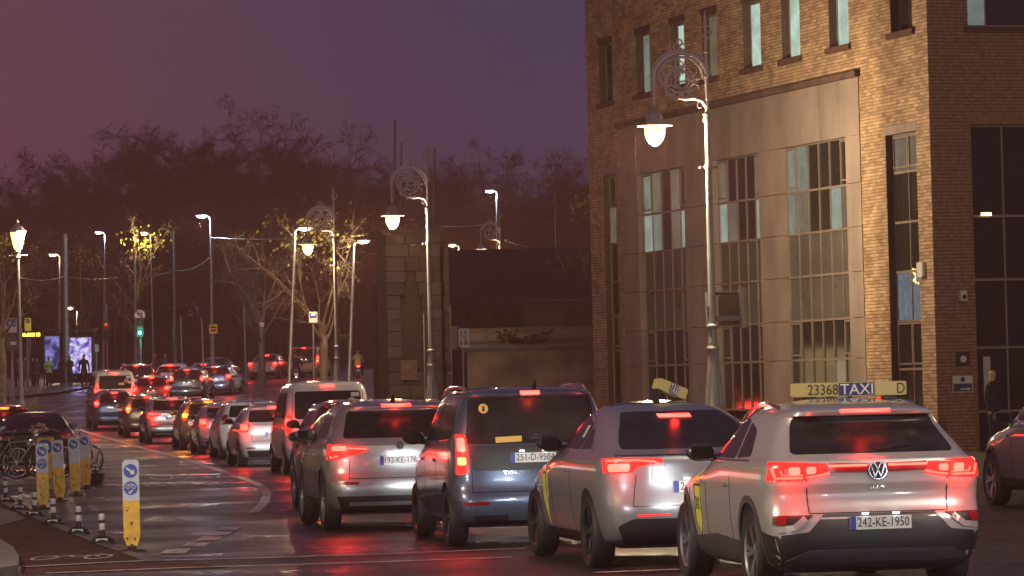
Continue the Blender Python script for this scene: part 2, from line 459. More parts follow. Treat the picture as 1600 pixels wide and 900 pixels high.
# bricks: laid course by course, proud of the mortar
BW, BH, MJ = .222, .062, .0145
def bricks_on(x0, x1, z0, z1, opens, put):
    row = 0; z = z0
    while z + BH <= z1:
        x = x0 + (0 if row % 2 else -.114)
        while x < x1:
            a, c = max(x, x0), min(x + BW, x1)
            segs = [(a, c)]
            for (oa, ob, oz0, oz1) in opens:
                if z + BH > oz0 and z < oz1:
                    ns = []
                    for (p, q) in segs:
                        if q <= oa or p >= ob: ns.append((p, q))
                        else:
                            if p < oa - .02: ns.append((p, oa))
                            if q > ob + .02: ns.append((ob, q))
                    segs = ns
            for (p, q) in segs:
                if q - p > .025: put(p, q, z, z + BH)
            x += BW + .007
        z += BH + MJ; row += 1
rnd = random.Random(5)
joined = [MB(), MB(), MB()]
singles = []
def put_front(p, q, z0, z1):
    d = .010 + rnd.random() * .005
    if q - p > .2 and p < 2.2 and z1 < 9.6: singles.append((p, q, z0, z1, d))
    else: put_join(p, q, z0, z1, d)
def put_join(p, q, z0, z1, d):
    o = joined[rnd.choice((0, 0, 1, 2))]
    y = d * SGN; s0 = .001 * SGN
    v = [(p, s0, z0), (q, s0, z0), (q, s0, z1), (p, s0, z1), (p, y, z0), (q, y, z0), (q, y, z1), (p, y, z1)]
    o.add(v, [(4, 5, 6, 7), (0, 1, 5, 4), (1, 2, 6, 5), (2, 3, 7, 6), (3, 0, 4, 7)])
bricks_on(0, LEN, .1, TOP - .3, OPEN, put_front)
singles.sort(key=lambda s: s[0] + abs(s[2] - 4.5) * .12)
for s in singles[300:]: put_join(*s)
proto = MB().box(-BW / 2, BW / 2, 0, .012 * SGN, 0, BH).mesh('brick', M_BRICK[0])
for (p, q, z0, z1, d) in singles[:300]:
    o = link('brick', proto, bld, ((p + q) / 2, .001 * SGN, z0))
    o.material_slots[0].link = 'OBJECT'; o.material_slots[0].material = rnd.choice(M_BRICK)
# side elevation: starts at the corner, runs along -y*SGN (to the right in the picture)
def side(px, py):
    """picture point on the side wall plane -> (distance from the corner, height)"""
    d = CF + CR * ((px - 800) / F_PX) - CU * ((py - 450) / F_PX)
    k = (FC - CPOS).dot(FU) / d.dot(FU)
    p = CPOS + d * k
    return (p - FC).dot(-FN), p.z
DX = side(1522, 400)[0]; DZ = side(1560, 195)[1]; WZ0 = side(1560, 42)[1]
SOPEN = [(DX, DX + 2.6, -1, DZ), (DX, DX + 2.4, WZ0, WZ0 + 1.7), (DX + 5, DX + 7, 1, 4), (DX + 5, DX + 7, WZ0, WZ0 + 1.7)]
b = MB()
for (a, c, d, e) in wall_cells(WALL_T, SIDE_W, -.2, TOP, SOPEN):
    b.box(0, .4, -a * SGN, -c * SGN, d, e)
b.build('side_wall', M_MORTAR, bld)
M_DBRICK = mat('brick_brown', (.27, .145, .085), .85, var=.3, vscale=8, bump=.2, bscale=60)
sj = MB()
def put_side(p, q, z0, z1):
    d = -(.010 + rnd.random() * .005)
    v = [(-.001, -p * SGN, z0), (-.001, -q * SGN, z0), (-.001, -q * SGN, z1), (-.001, -p * SGN, z1), (d, -p * SGN, z0), (d, -q * SGN, z0), (d, -q * SGN, z1), (d, -p * SGN, z1)]
    sj.add(v, [(4, 5, 6, 7), (0, 1, 5, 4), (1, 2, 6, 5), (2, 3, 7, 6), (3, 0, 4, 7)])
bricks_on(0.0, 6.5, .1, TOP - .3, SOPEN, put_side)
o = sj.build('brickwork', M_DBRICK, bld); o['kind'] = 'stuff'
for k in range(3):
    o = joined[k].build('brickwork', M_BRICK[k], bld); o['kind'] = 'stuff'
MB().box(-.05, LEN + .05, -12 * SGN, .06 * SGN, TOP - .25, TOP).build('parapet', M_STONE, bld)
def bx(x0, x1, y0, y1, z0, z1, name, m, parent=bld):
    return MB().box(x0, x1, min(y0 * SGN, y1 * SGN), max(y0 * SGN, y1 * SGN), z0, z1).build(name, m, parent)
# upper windows
LITS = [None, M_LITB, M_LIT, M_LITDIM, M_LIT, M_LIT, M_LIT, None]
def up_window(r, lit):
    x0, x1, z0, z1 = r
    w = thing_part('window', bld)
    f = MB(); t = .05
    for q in ((x0, x0 + t, z0, z1), (x1 - t, x1, z0, z1), (x0 + t, x1 - t, z1 - t, z1), (x0 + t, x1 - t, z0, z0 + t)):
        f.box(q[0], q[1], min(-.25 * SGN, -.19 * SGN), max(-.25 * SGN, -.19 * SGN), q[2], q[3])
    f.build('frame', M_FRAME, w)
    bx(x0 + t, x1 - t, -.235, -.215, z0 + t, z1 - t, 'pane', lit or M_GLASS, w)
    bx(x0 - .12, x1 + .12, -.18, .09, z0 - .13, z0 - .001, 'sill', M_LINTEL, w)
    bx(x0 - .06, x1 + .06, 0.001, .022, z1, z1 + .17, 'lintel', M_LINTEL, w)
def thing_part(name, parent):
    o = bpy.data.objects.new(name, None); COL.objects.link(o); o.parent = parent; o.empty_display_size = .1
    return o
for r, l in zip(UP, LITS): up_window(r, l)
for r in UP2: up_window(r, None)
# stone surround with jointed cladding panels
PX = [(1350, 1327), (1225, 1190), (1118, 1073), (1000, 976)]
pier = [(fac(a, 400)[0], fac(c, 400)[0]) for a, c in PX]
FZ = fac(1275, 222)[1]                    # underside of the fascia
RECESS = .05
x = SX0
n_pan = 14
for i in range(n_pan):
    a = SX0 + (SX1 - SX0) * i / n_pan; c = SX0 + (SX1 - SX0) * (i + 1) / n_pan
    bx(a + .006, c - .006, -.30, .035 + rnd.uniform(-.003, .003), FZ, SZT - .03, 'fascia_panel', M_STONE)
bx(SX0 - .10, SX1 + .10, -.25, .16, SZT - .028, SZT + .11, 'cornice', M_SOOT)
bx(SX0, SX1, -.36, -.31, 0, SZT - .05, 'backing_wall', M_SOOT)
TR = [fac(1275, y)[1] for y in (295, 362, 430, 500, 562, 640)]
for (a, c) in pier:
    zs_ = [FZ] + TR + [-.1]
    halves = [(a, c)] if c - a < .9 else [(a, (a + c) / 2), ((a + c) / 2, c)]
    for (p, q) in halves:
        for z1, z0 in zip(zs_, zs_[1:]):
            bx(p + .005, q - .005, -.29, .03 + rnd.uniform(-.004, .004), z0 + .007, z1 - .007, 'cladding_panel', M_STONE)
# glazed bays between the piers
def bay(x0, x1, ncol, zs, lits, spand, name='glazed_bay', y=-.16):
    w = thing_part(name, bld); f = MB(); t = .055
    def fb(a, c, z0, z1, y0=y - .03, y1=y + .045): f.box(a, c, min(y0 * SGN, y1 * SGN), max(y0 * SGN, y1 * SGN), z0, z1)
    cols = [x0 + (x1 - x0) * i / ncol for i in range(ncol + 1)]
    for i, xx in enumerate(cols):
        tt = t if i in (0, ncol) else t * .62
        fb(max(x0, xx - tt / 2), min(x1, xx + tt / 2), zs[-1], zs[0], y - .03, y + (.045 if i in (0, ncol) else .04))
    for z in zs: fb(x0 + t / 2, x1 - t / 2, z - t / 2, z + t / 2, y - .03, y + .042)
    f.build('frame', M_FRAME, w)
    for r, (z1, z0) in enumerate(zip(zs, zs[1:])):
        for i in range(ncol):
            a, c = cols[i] + t * .31, cols[i + 1] - t * .31
            m = lits.get((r, i)) or (M_SPAND if r in spand else M_GLASS)
            bx(a, c, y - .015, y + .008 + rnd.uniform(-.002, .002), z0 + t / 2, z1 - t / 2, 'spandrel_panel' if m is M_SPAND else 'pane', m, w)
            if (r in (0, 4)) and i in (0, ncol - 1):        # opening lights in the end columns
                s = MB()
                for q in ((a, a + .04, z0 + .1, z1 - .04), (c - .04, c, z0 + .1, z1 - .04), (a + .04, c - .04, z0 + .1, z0 + .14), (a + .04, c - .04, z1 - .08, z1 - .04)):
                    s.box(q[0], q[1], min((y + .011) * SGN, (y + .05) * SGN), max((y + .011) * SGN, (y + .05) * SGN), q[2], q[3])
                s.build('opening_light', M_FRAME, w)
    return w
ZS = [FZ] + TR
# columns count from the corner (right in the picture) outwards
bay(pier[0][1], pier[1][0], 6, ZS, {(0, 5): M_LITB, (0, 4): M_LITB, (1, 5): M_LITB, (1, 4): M_LITDIM, (1, 0): M_LITDIM, (1, 1): M_LITC, (5, 1): M_LITDIM}, (2, 3))
bay(pier[1][1], pier[2][0], 5, ZS, {(0, 4): M_LITDIM, (1, 4): M_LITC, (1, 3): M_LITDIM, (1, 0): M_LITC, (0, 0): M_LITDIM}, (2, 3))
bay(pier[2][1], pier[3][0], 5, ZS, {(0, 4): M_LITB, (0, 3): M_LITDIM, (0, 1): M_LITDIM, (1, 4): M_LITC, (1, 3): M_LITB, (1, 0): M_LITC, (1, 1): M_LITDIM}, (2, 3))
zr = [SLIT_R[3]] + [fac(1413, y)[1] for y in (267, 346, 424, 501, 577)] + [.9]
bay(SLIT_R[0] + .001, SLIT_R[1] - .001, 2, zr, {(0, 0): M_LITDIM, (0, 1): M_LITDIM, (3, 0): M_LEDBLUE, (3, 1): M_LEDBLUE}, (), y=-.20)
zl = [SLIT_L[3]] + [fac(957, y)[1] for y in (322, 380, 440, 492, 548)] + [.9]
bay(SLIT_L[0] + .001, SLIT_L[1] - .001, 2, zl, {(0, 0): M_LITDIM, (1, 0): M_LITB, (1, 1): M_LITDIM, (2, 0): M_LITDIM}, (), y=-.20)
for r in (SLIT_R, SLIT_L):
    bx(r[0] - .06, r[1] + .06, 0.001, .02, r[3], r[3] + .20, 'lintel', M_STONE)
    bx(r[0], r[1], -.41, -.36, .5, r[3], 'backing_wall', M_SOOT); bx(r[0], r[1], -.36, .02, .5, .89, 'sill', M_STONE)
# yellow string of fairy lights inside the slit window
M_FAIRY = glow('fairy_lights', (1.0, .62, .12), 3.0)
fl = MB()
for i in range(26):
    fl.ball((SLIT_R[0] + .12 + rnd.random() * .75, (-.186) * SGN, fac(1413, 440)[1] + rnd.random() * .45 - .1), .022, .008, .03, 5, 4)
fl.build('fairy_light_string', M_FAIRY, bld)
# side elevation glazing: dark entrance bay with window above
def sbx(d0, d1, x0, x1, z0, z1, name, m, parent=bld):
    return MB().box(x0, x1, min(-d0 * SGN, -d1 * SGN), max(-d0 * SGN, -d1 * SGN), z0, z1).build(name, m, parent)
M_DARKGL = mat('dark_entrance_glass', (.015, .014, .012), .12, var=.3, spec=.7)
e = thing_part('entrance_bay', bld)
zs2 = [0, 1.0, 2.4, 3.9, 5.3, DZ]
for z0, z1 in zip(zs2, zs2[1:]):
    for k in range(3):
        sbx(DX + .03 + k * .86, DX + .83 + k * .86, .22, .25, z0 + .03, z1 - .03, 'pane', M_DARKGL, e)
sbx(DX, DX + 2.6, .255, .30, 0, DZ, 'frame', M_FRAME, e)
sbx(DX + .25, DX + .42, .205, .215, 1.3, 2.2, 'notice', mat('notice_paper', (.4, .42, .4), .7), e)
sbx(DX + .30, DX + .55, .203, .213, fac(1565, 333)[1] if False else side(1566, 336)[1], side(1566, 331)[1], 'indicator_light', glow('warm_indicator', (1, .75, .3), 2.5), e)
w = thing_part('window', bld)
sbx(DX, DX + 2.4, .20, .24, WZ0, WZ0 + 1.7, 'frame', M_FRAME, w)
sbx(DX + .06, DX + .5, .18, .199, WZ0 + .06, WZ0 + 1.64, 'pane', M_LITB, w)
sbx(DX + .54, DX + 2.3, .18, .199, WZ0 + .06, WZ0 + 1.64, 'pane', M_GLASS, w)
sbx(DX - .1, DX + 2.5, -.06, .18, WZ0 - .14, WZ0 - .002, 'sill', M_LINTEL, w)
# soldier course over the entrance
for k in range(34):
    sbx(DX + k * .0765, DX + k * .0765 + .066, -.026, -.017, DZ + .01, DZ + .225, 'soldier_brick', M_DBRICK)
# small fittings on the walls
M_WHITEP = mat('white_plastic', (.55, .54, .5), .4, var=.1)
M_BLACKP = mat('black_plastic', (.02, .02, .02), .4)
tx, tz = fac(1443, 421)
o = MB().box(tx - .14, tx + .14, min(.016 * SGN, .10 * SGN), max(.016 * SGN, .10 * SGN), tz - .16, tz + .16).build('alarm_box', M_WHITEP); o.matrix_world = bld.matrix_basis
tag(o, 'small white alarm box on the brick wall beside the slim window', 'alarm box')
d_, z_ = side(1500, 463)
cam_ = thing('security_camera', 'white security camera bracketed to the brown side wall', 'camera'); cam_.matrix_world = bld.matrix_basis @ Matrix.Translation((-.1, -d_ * SGN, z_))
MB().box(-.10, .06, -.08, .08, -.10, .12).build('housing', M_WHITEP, cam_); MB().box(.06, .09, -.05, .05, -.05, .05).build('mount', M_FRAME, cam_)
MB().lathe([(.05, 0), (.05, .03)], 10, (-.14, 0, -.02), 'x').build('lens', M_BLACKP, cam_)
d_, z_ = side(1503, 561)
ks = thing('key_switch', 'small dark square box with round white dial on the side wall', 'switch'); ks.matrix_world = bld.matrix_basis @ Matrix.Translation((-.017, -d_ * SGN, z_))
MB().box(-.05, 0, -.15, .15, -.15, .15).build('box', M_BLACKP, ks); MB().lathe([(.075, -.065), (.075, -.05)], 16, (0, 0, 0), 'x').build('dial', M_WHITEP, ks)
d_, z_ = side(1503, 600)
sg = thing('wall_sign', 'white and navy notice board with arrow on the brown side wall', 'sign'); sg.matrix_world = bld.matrix_basis @ Matrix.Translation((-.017, -d_ * SGN, z_))
M_NAVY = mat('navy_print', (.02, .03, .10), .5)
MB().box(-.03, 0, -.24, .24, -.18, .18).build('board', M_WHITEP, sg); MB().box(-.034, -.0305, -.225, .225, -.165, .01).build('navy_panel', M_NAVY, sg)
MB().lathe([(.055, -.036), (.055, -.031)], 14, (0, 0, .10), 'x').build('symbol', M_NAVY, sg)
ar = MB(); ar.box(-.038, -.0345, -.12, .06, -.125, -.095); ar.prism([(-.12, -.15), (-.12, -.07), (-.19, -.11)], -.038, -.0345, 'x'); ar.build('arrow', M_WHITEP, sg)
# ================================================================ cars
def paint(name, col, metal=.35, rough=.32):
    return mat('paint_' + name, col, rough, metal, coat=1.0, rvar=.03, vscale=2.0)
def carglass():
    """dark tinted glass with a film of rain: glossy, faintly milky"""
    m = mat('car_glass', (.016, .015, .015), .13, spec=.28, bump=.02, bscale=150)
    return m
M_CGLASS = carglass()
M_RGLASS = mat('rain_misted_rear_glass', (.022, .020, .020), .30, spec=.25, var=.3, vscale=6, bump=.05, bscale=120)
M_TRIM = mat('black_trim', (.018, .018, .019), .42, bump=.15, bscale=120)
M_CLAD = mat('grey_cladding', (.045, .045, .05), .5, bump=.15, bscale=120)
M_TYRE = mat('tyre_rubber', (.016, .016, .016), .6, bump=.3, bscale=60)
M_RIM = mat('alloy_rim', (.42, .42, .44), .3, .9)
M_RIMD = mat('dark_rim', (.06, .06, .065), .35, .8)
M_CHROME = mat('chrome', (.7, .7, .72), .12, 1.0)
M_UNDER = mat('underbody', (.012, .012, .012), .8)
M_SEAM = mat('panel_gap', (.008, .008, .008), .8)
M_REDLENS = mat('red_lens', (.22, .006, .008), .15, coat=1, spec=.6)
M_REDGLOW = mat('red_lens_lit', (.4, .01, .012), .2, emit=(1, .018, .012), es=1.3)
M_BRAKE = mat('brake_lamp_lit', (.6, .05, .04), .3, emit=(1, .018, .012), es=13)
M_BRAKE2 = mat('brake_lamp_far', (.6, .05, .04), .3, emit=(1, .013, .009), es=14)
M_TAIL = mat('tail_lamp_lit', (.6, .05, .04), .3, emit=(1, .02, .013), es=8)
M_AMBER = mat('indicator_lit', (.8, .35, .05), .3, emit=(1, .085, .004), es=8)
M_AMBEROFF = mat('amber_lens', (.5, .16, .02), .3)
M_HEAD = mat('headlamp_lit', (.9, .9, .9), .2, emit=(.85, .93, 1), es=20)
M_PLATE = mat('number_plate', (.72, .72, .68), .45, var=.08)
M_PLATEBLUE = mat('plate_blue', (.02, .05, .35), .45)
M_INK = mat('plate_ink', (.01, .01, .012), .5)
M_PLATELAMP = mat('plate_lamp', (.9, .9, .9), .3, emit=(.85, .92, 1), es=6)
M_TAXIY = mat('taxi_sign_yellow', (.46, .36, .13), .4, emit=(1, .74, .22), es=.02)
M_TAXIBLUE = mat('taxi_sign_blue', (.03, .03, .13), .4)
M_WHITETXT = mat('white_lettering', (.75, .74, .70), .5)
M_DOORSTICK = mat('taxi_door_sticker', (.55, .56, .10), .5, var=.1)
M_STICKW = mat('white_sticker', (.6, .58, .55), .6)
M_STICKY = mat('yellow_sticker', (.7, .5, .12), .6)

def pchip(tab, x):
    n = len(tab)
    if x <= tab[0][0]: return tab[0][1]
    if x >= tab[-1][0]: return tab[-1][1]
    def sl(i): return (tab[i + 1][1] - tab[i][1]) / (tab[i + 1][0] - tab[i][0])
    def d(i):
        if i == 0: return sl(0)
        if i == n - 1: return sl(n - 2)
        a, c = sl(i - 1), sl(i)
        return 0 if a * c <= 0 else 2 * a * c / (a + c)
    for i in range(n - 1):
        if x <= tab[i + 1][0]:
            h = tab[i + 1][0] - tab[i][0]; t = (x - tab[i][0]) / h
            return ((1 + 2 * t) * (1 - t) ** 2 * tab[i][1] + t * (1 - t) ** 2 * h * d(i) + t * t * (3 - 2 * t) * tab[i + 1][1] + t * t * (t - 1) * h * d(i + 1))
def rounded(poly, r, seg=3):
    out = []; n = len(poly)
    for i in range(n):
        p, a, c = Vector(poly[i]), Vector(poly[i - 1]), Vector(poly[(i + 1) % n])
        ra = min(r, (a - p).length * .45, (c - p).length * .45)
        s, e = p + (a - p).normalized() * ra, p + (c - p).normalized() * ra
        for k in range(seg + 1):
            t = k / seg
            q = s * (1 - t) ** 2 + p * 2 * t * (1 - t) + e * t * t
            out.append((q.x, q.y))
    return out

class Body:
    """car shell from horizontal slices; +y is forward, rear bumper at y=0"""
    def __init__(s, S):
        s.S = S; L = S['L']; H = S['H']
        zs = sorted({z for t in ('w', 'r', 'f') for z, _ in S[t]})
        dense = []
        for a, c in zip(zs, zs[1:]):
            k = max(1, int((c - a) / .055 + .5))
            dense += [a + (c - a) * i / k for i in range(k)]
        dense.append(zs[-1]); zs = dense
        NR, NS, NF = 13, 6, 9
        vs, fs = [], []
        nr, nf = S.get('nr', 4.5), S.get('nf', 3.0); LR, LF = S.get('LR', .75), S.get('LF', 1.5)
        for z in zs:
            w, yr, yf = pchip(S['w'], z), pchip(S['r'], z), pchip(S['f'], z)
            lr, lf = min(LR, (yf - yr) * .4), min(LF, (yf - yr) * .45)
            half = []
            for i in range(NR):
                t = math.pi / 2 * i / NR
                half.append((w * math.sin(t) ** (2 / nr), yr + lr * (1 - math.cos(t) ** (2 / nr))))
            for i in range(NS):
                half.append((w, yr + lr + (yf - lf - yr - lr) * i / NS))
            for i in range(NF + 1):
                t = math.pi / 2 * i / NF
                half.append((w * max(0, math.cos(t)) ** (2 / nf), yf - lf + lf * max(0, math.sin(t)) ** (2 / nf)))
            ring = half + [(-x, y) for x, y in half[-2:0:-1]]
            zb = S['belt']
            for x, y in ring:
                k = max(0, min(1, (z - zb) / (H - zb)))
                dz = -k * (S.get('dr', 0) * max(0, 1 - y / S['ym']) ** 2 + S.get('df', 0) * max(0, (y - S['ym']) / (L - S['ym'])) ** 2)
                if z < zb and y > L * .55: dz -= S.get('db', 0) * ((y - L * .55) / (L * .45)) ** 2 * max(0, min(1, (z - .5) / .4))
                vs.append((x, y, z + dz))
        n = len(ring)
        for i in range(len(zs) - 1):
            for k in range(n): fs.append((i * n + k, i * n + (k + 1) % n, (i + 1) * n + (k + 1) % n, (i + 1) * n + k))
        fs.append(tuple(range(n - 1, -1, -1))); fs.append(tuple((len(zs) - 1) * n + k for k in range(n)))
        s.v, s.f = vs, fs
        s.bvh = BVHTree.FromPolygons([Vector(v) for v in vs], fs)
        s.parts = []
    def shell(s, M):
        S = s.S
        me = bpy.data.meshes.new('body'); me.from_pydata(s.v, [], s.f)
        me.materials.append(M); me.materials.append(M_UNDER)
        c = MB(); r = S['wr'] + .055
        for yy in (S['ra'], S['fa']):
            for sx in (-1, 1):
                c.lathe([(r, -.22), (r, .35)] if sx > 0 else [(r, -.35), (r, .22)], 28, (sx * (S['W'] / 2 - .05), yy, S['wr'] + .01), 'x')
        cm = c.mesh('cut', [M_UNDER, M_UNDER]); cm.polygons.foreach_set('material_index', [1] * len(cm.polygons))
        o = bpy.data.objects.new('b', me); k = bpy.data.objects.new('c', cm); COL.objects.link(o); COL.objects.link(k)
        md = o.modifiers.new('cut', 'BOOLEAN'); md.object = k; md.operation = 'DIFFERENCE'; md.solver = 'EXACT'
        bpy.context.view_layer.update()
        res = bpy.data.meshes.new_from_object(o.evaluated_get(bpy.context.evaluated_depsgraph_get()))
        for q in (o, k): COL.objects.unlink(q); bpy.data.objects.remove(q)
        res.name = 'body'
        res.materials.clear(); res.materials.append(M); res.materials.append(M_UNDER)
        res.polygons.foreach_set('use_smooth', [True] * len(res.polygons)); res.set_sharp_from_angle(angle=math.radians(34))
        return res
    def hit(s, a, b_, view):
        if view == 'rear':
            lim = pchip(s.S['w'], b_) * .985; a = max(-lim, min(lim, a))
        if view == 'rear': o, d = Vector((a, -3, b_)), Vector((0, 1, 0))
        elif view == 'front': o, d = Vector((a, s.S['L'] + 3, b_)), Vector((0, -1, 0))
        elif view == 'left': o, d = Vector((-3, a, b_)), Vector((1, 0, 0))
        elif view == 'right': o, d = Vector((3, a, b_)), Vector((-1, 0, 0))
        elif view == 'top': o, d = Vector((a, b_, 4)), Vector((0, 0, -1))
        h, n, i, t = s.bvh.ray_cast(o, d)
        if h is None:
            h, n, i, t = s.bvh.find_nearest(o + d * (3 + (.6 if view in ('rear',) else .05)))
        if n.dot(d) > 0: n = -n
        return h, n
    def patch(s, name, poly, view, M, off=.004, skirt=.012, grid=.07):
        tri = tessellate_polygon([[Vector((x, y, 0)) for x, y in poly]])
        bm = bmesh.new(); vv = [bm.verts.new((x, y, 0)) for x, y in poly]
        for t in tri:
            try: bm.faces.new([vv[i] for i in t])
            except ValueError: pass
        for ax in (0, 1):
            lo, hi = min(p[ax] for p in poly), max(p[ax] for p in poly)
            k = int((hi - lo) / grid)
            for i in range(1, k + 1):
                co = Vector((0, 0, 0)); co[ax] = lo + (hi - lo) * i / (k + 1); no = Vector((0, 0, 0)); no[ax] = 1
                bmesh.ops.bisect_plane(bm, geom=bm.verts[:] + bm.edges[:] + bm.faces[:], plane_co=co, plane_no=no)
        bd = [e for e in bm.edges if e.is_boundary]
        r = bmesh.ops.extrude_edge_only(bm, edges=bd)
        low = {v for v in r['geom'] if isinstance(v, bmesh.types.BMVert)}
        for v in bm.verts:
            h, n = s.hit(v.co.x, v.co.y, view)
            v.co = h + n * (off if v not in low else off - skirt)
        bmesh.ops.recalc_face_normals(bm, faces=bm.faces)
        me = bpy.data.meshes.new(name); bm.to_mesh(me); bm.free()
        ctr = sum((v.co for v in me.vertices), Vector()) / max(1, len(me.vertices))
        # outward orientation
        f0 = max(me.polygons, key=lambda f: f.area); c0 = f0.center
        h, n = s.hit(*{'rear': (c0.x, c0.z), 'front': (c0.x, c0.z), 'left': (c0.y, c0.z), 'right': (c0.y, c0.z), 'top': (c0.x, c0.y)}[view], view)
        if f0.normal.dot(n) < 0: me.flip_normals()
        me.materials.append(M)
        me.polygons.foreach_set('use_smooth', [True] * len(me.polygons)); me.set_sharp_from_angle(angle=math.radians(40))
        s.parts.append((name, me, None))
        return s
    def band(s, name, pts, w, view, M, off=.003, skirt=.01, close=False):
        b = MB(); P = [Vector(p) for p in pts]
        Q = []
        for a, c in zip(P, P[1:]):
            k = max(1, int((c - a).length / .06)); Q += [a + (c - a) * i / k for i in range(k)]
        Q.append(P[-1]); n = len(Q); vs = []
        for i, p in enumerate(Q):
            t = (Q[min(i + 1, n - 1)] - Q[max(i - 1, 0)]).normalized(); m = Vector((-t.y, t.x)) * w / 2
            for q, o in ((p + m, off - skirt), (p + m, off), (p - m, off), (p - m, off - skirt)):
                h, nn = s.hit(q.x, q.y, view); vs.append(h + nn * o)
        fs = []
        for i in range(n - 1):
            for k in range(3): a = i * 4 + k; fs.append((a, a + 1, a + 5, a + 4))
        fs += [(0, 1, 2, 3), tuple((n - 1) * 4 + k for k in range(4))]
        b.add(vs, fs)
        s.parts.append((name, b.mesh(name, M), None))
        return s
    def both(s, name, poly, M, **k):
        s.patch(name, poly, 'left', M, **k); return s.patch(name, poly, 'right', M, **k)
    def bands(s, name, pts, w, M, **k):
        s.band(name, pts, w, 'left', M, **k); return s.band(name, pts, w, 'right', M, **k)
    def add(s, name, mb, mats, smooth=True, sub=None):
        s.parts.append((name, mb if isinstance(mb, bpy.types.Mesh) else mb.mesh(name, mats, smooth), sub)); return s
    def rear_pt(s, x, z, off=.0):
        h, n = s.hit(x, z, 'rear'); return h + n * off
WHEELS = {}
def wheel_parts(r, dark, spokes=5):
    k = (round(r, 3), dark, spokes)
    if k in WHEELS: return WHEELS[k]
    rr = r * .69
    ty = MB().lathe([(rr, -.10), (r * .93, -.112), (r * .985, -.09), (r, -.05), (r, .05), (r * .985, .09), (r * .93, .112), (rr, .10), (rr * .95, 0), (rr, -.10)], 30, axis='x', cap=False).mesh('tyre', M_TYRE, True)
    b = MB()
    b.lathe([(rr * .98, -.095), (rr, -.10), (rr * .93, -.085), (rr * .9, .02)], 30, axis='x', cap=False)
    b.lathe([(.001, -.065), (.05, -.07), (.075, -.06), (.075, 0)], 14, axis='x')
    for i in range(spokes):
        for dd in (-.16, .16):
            a = 2 * math.pi * i / spokes
            p0 = Vector((-.066, .05 * math.cos(a), .05 * math.sin(a))); p1 = Vector((-.082, rr * .94 * math.cos(a + dd), rr * .94 * math.sin(a + dd)))
            t = (p1 - p0).normalized(); n = t.cross(Vector((1, 0, 0))).normalized()
            vs = []
            for p, w in ((p0, .016), (p1, .022)):
                vs += [p + n * w, p - n * w, p - n * w + Vector((.035, 0, 0)), p + n * w + Vector((.035, 0, 0))]
            b.add(vs, [(0, 1, 5, 4), (1, 2, 6, 5), (2, 3, 7, 6), (3, 0, 4, 7), (0, 3, 2, 1), (4, 5, 6, 7)])
    rim = b.mesh('rim', M_RIMD if dark else M_RIM, True)
    hub = MB().lathe([(rr * .97, .0), (rr * .97, .06)], 24, axis='x').mesh('wheel', M_UNDER)
    WHEELS[k] = (hub, ty, rim)
    return WHEELS[k]
def mirror_mesh(body, M):
    S = body.S
    b = MB(); z = S['belt'] + .10; y = S.get('my', S['fa'] - .55)
    h, n = body.hit(y, S['belt'] + .03, 'left')
    x0 = abs(h.x)
    b.mi = 0; b.ball((-(x0 + .16), y + .02, z), .135, .075, .085, 12, 8)
    b.tube([(-(x0 - .02), y + .03, z - .06), (-(x0 + .10), y + .03, z - .05)], [.035, .028], 8)
    b.mi = 1; b.box(-(x0 + .26), -(x0 + .07), y - .062, y - .048, z - .055, z + .055)
    left = b.mesh('wing_mirror', [M, M_CGLASS], True)
    right = left.copy(); right.transform(Matrix.Diagonal((-1, 1, 1, 1))); right.flip_normals()
    return left, right
def standard(body, M_mirror=None, mirrors=True, handles=True):
    """windscreen, mirrors, head lamps, door seams and handles shared by every car"""
    S = body.S; L = S['L']; bz = S['belt']
    yb = pchip(S['f'], bz + .05); yt = pchip(S['f'], S['H'] - .12)
    wz0, wz1 = bz + .05, S['H'] - .13; w0, w1 = pchip(S['w'], wz0), pchip(S['w'], wz1)
    body.patch('windscreen', rounded([(-w0 * .88, wz0), (w0 * .88, wz0), (w1 * .86, wz1), (-w1 * .86, wz1)], .08), 'front', M_CGLASS, grid=.12)
    for sx in (-1, 1):
        body.patch('headlight', rounded([(sx * .52, .66), (sx * .80, .70), (sx * .80, .80), (sx * .56, .78)][::sx], .04), 'front', M_HEAD if S.get('lit', True) else M_STICKW, grid=.12)
    if mirrors:
        l, r = mirror_mesh(body, M_mirror or M_TRIM); body.parts += [('wing_mirror', l, None), ('wing_mirror', r, None)]
    for y in S.get('doors', ()):
        body.bands('door_seam', [(y, .36), (y + .01, .7), (y - .02, bz - .02)], .014, M_SEAM, off=.0015)
    if handles:
        for y in S.get('handles', ()):
            body.both('door_handle', rounded([(y, bz - .17), (y + .19, bz - .17), (y + .19, bz - .135), (y, bz - .135)], .012, 2), S['paint'], off=.022, skirt=.03)
    return body
def arch_ring(body, y0, M, w=.075, a0=-12, a1=192):
    S = body.S; r = S['wr'] + .055 + w / 2 - .005
    pts = [(y0 + r * math.cos(math.radians(a)), S['wr'] + .01 + r * math.sin(math.radians(a))) for a in range(a0, a1 + 1, 12)]
    return body.bands('arch_trim', pts, w, M, off=.010, skirt=.02)
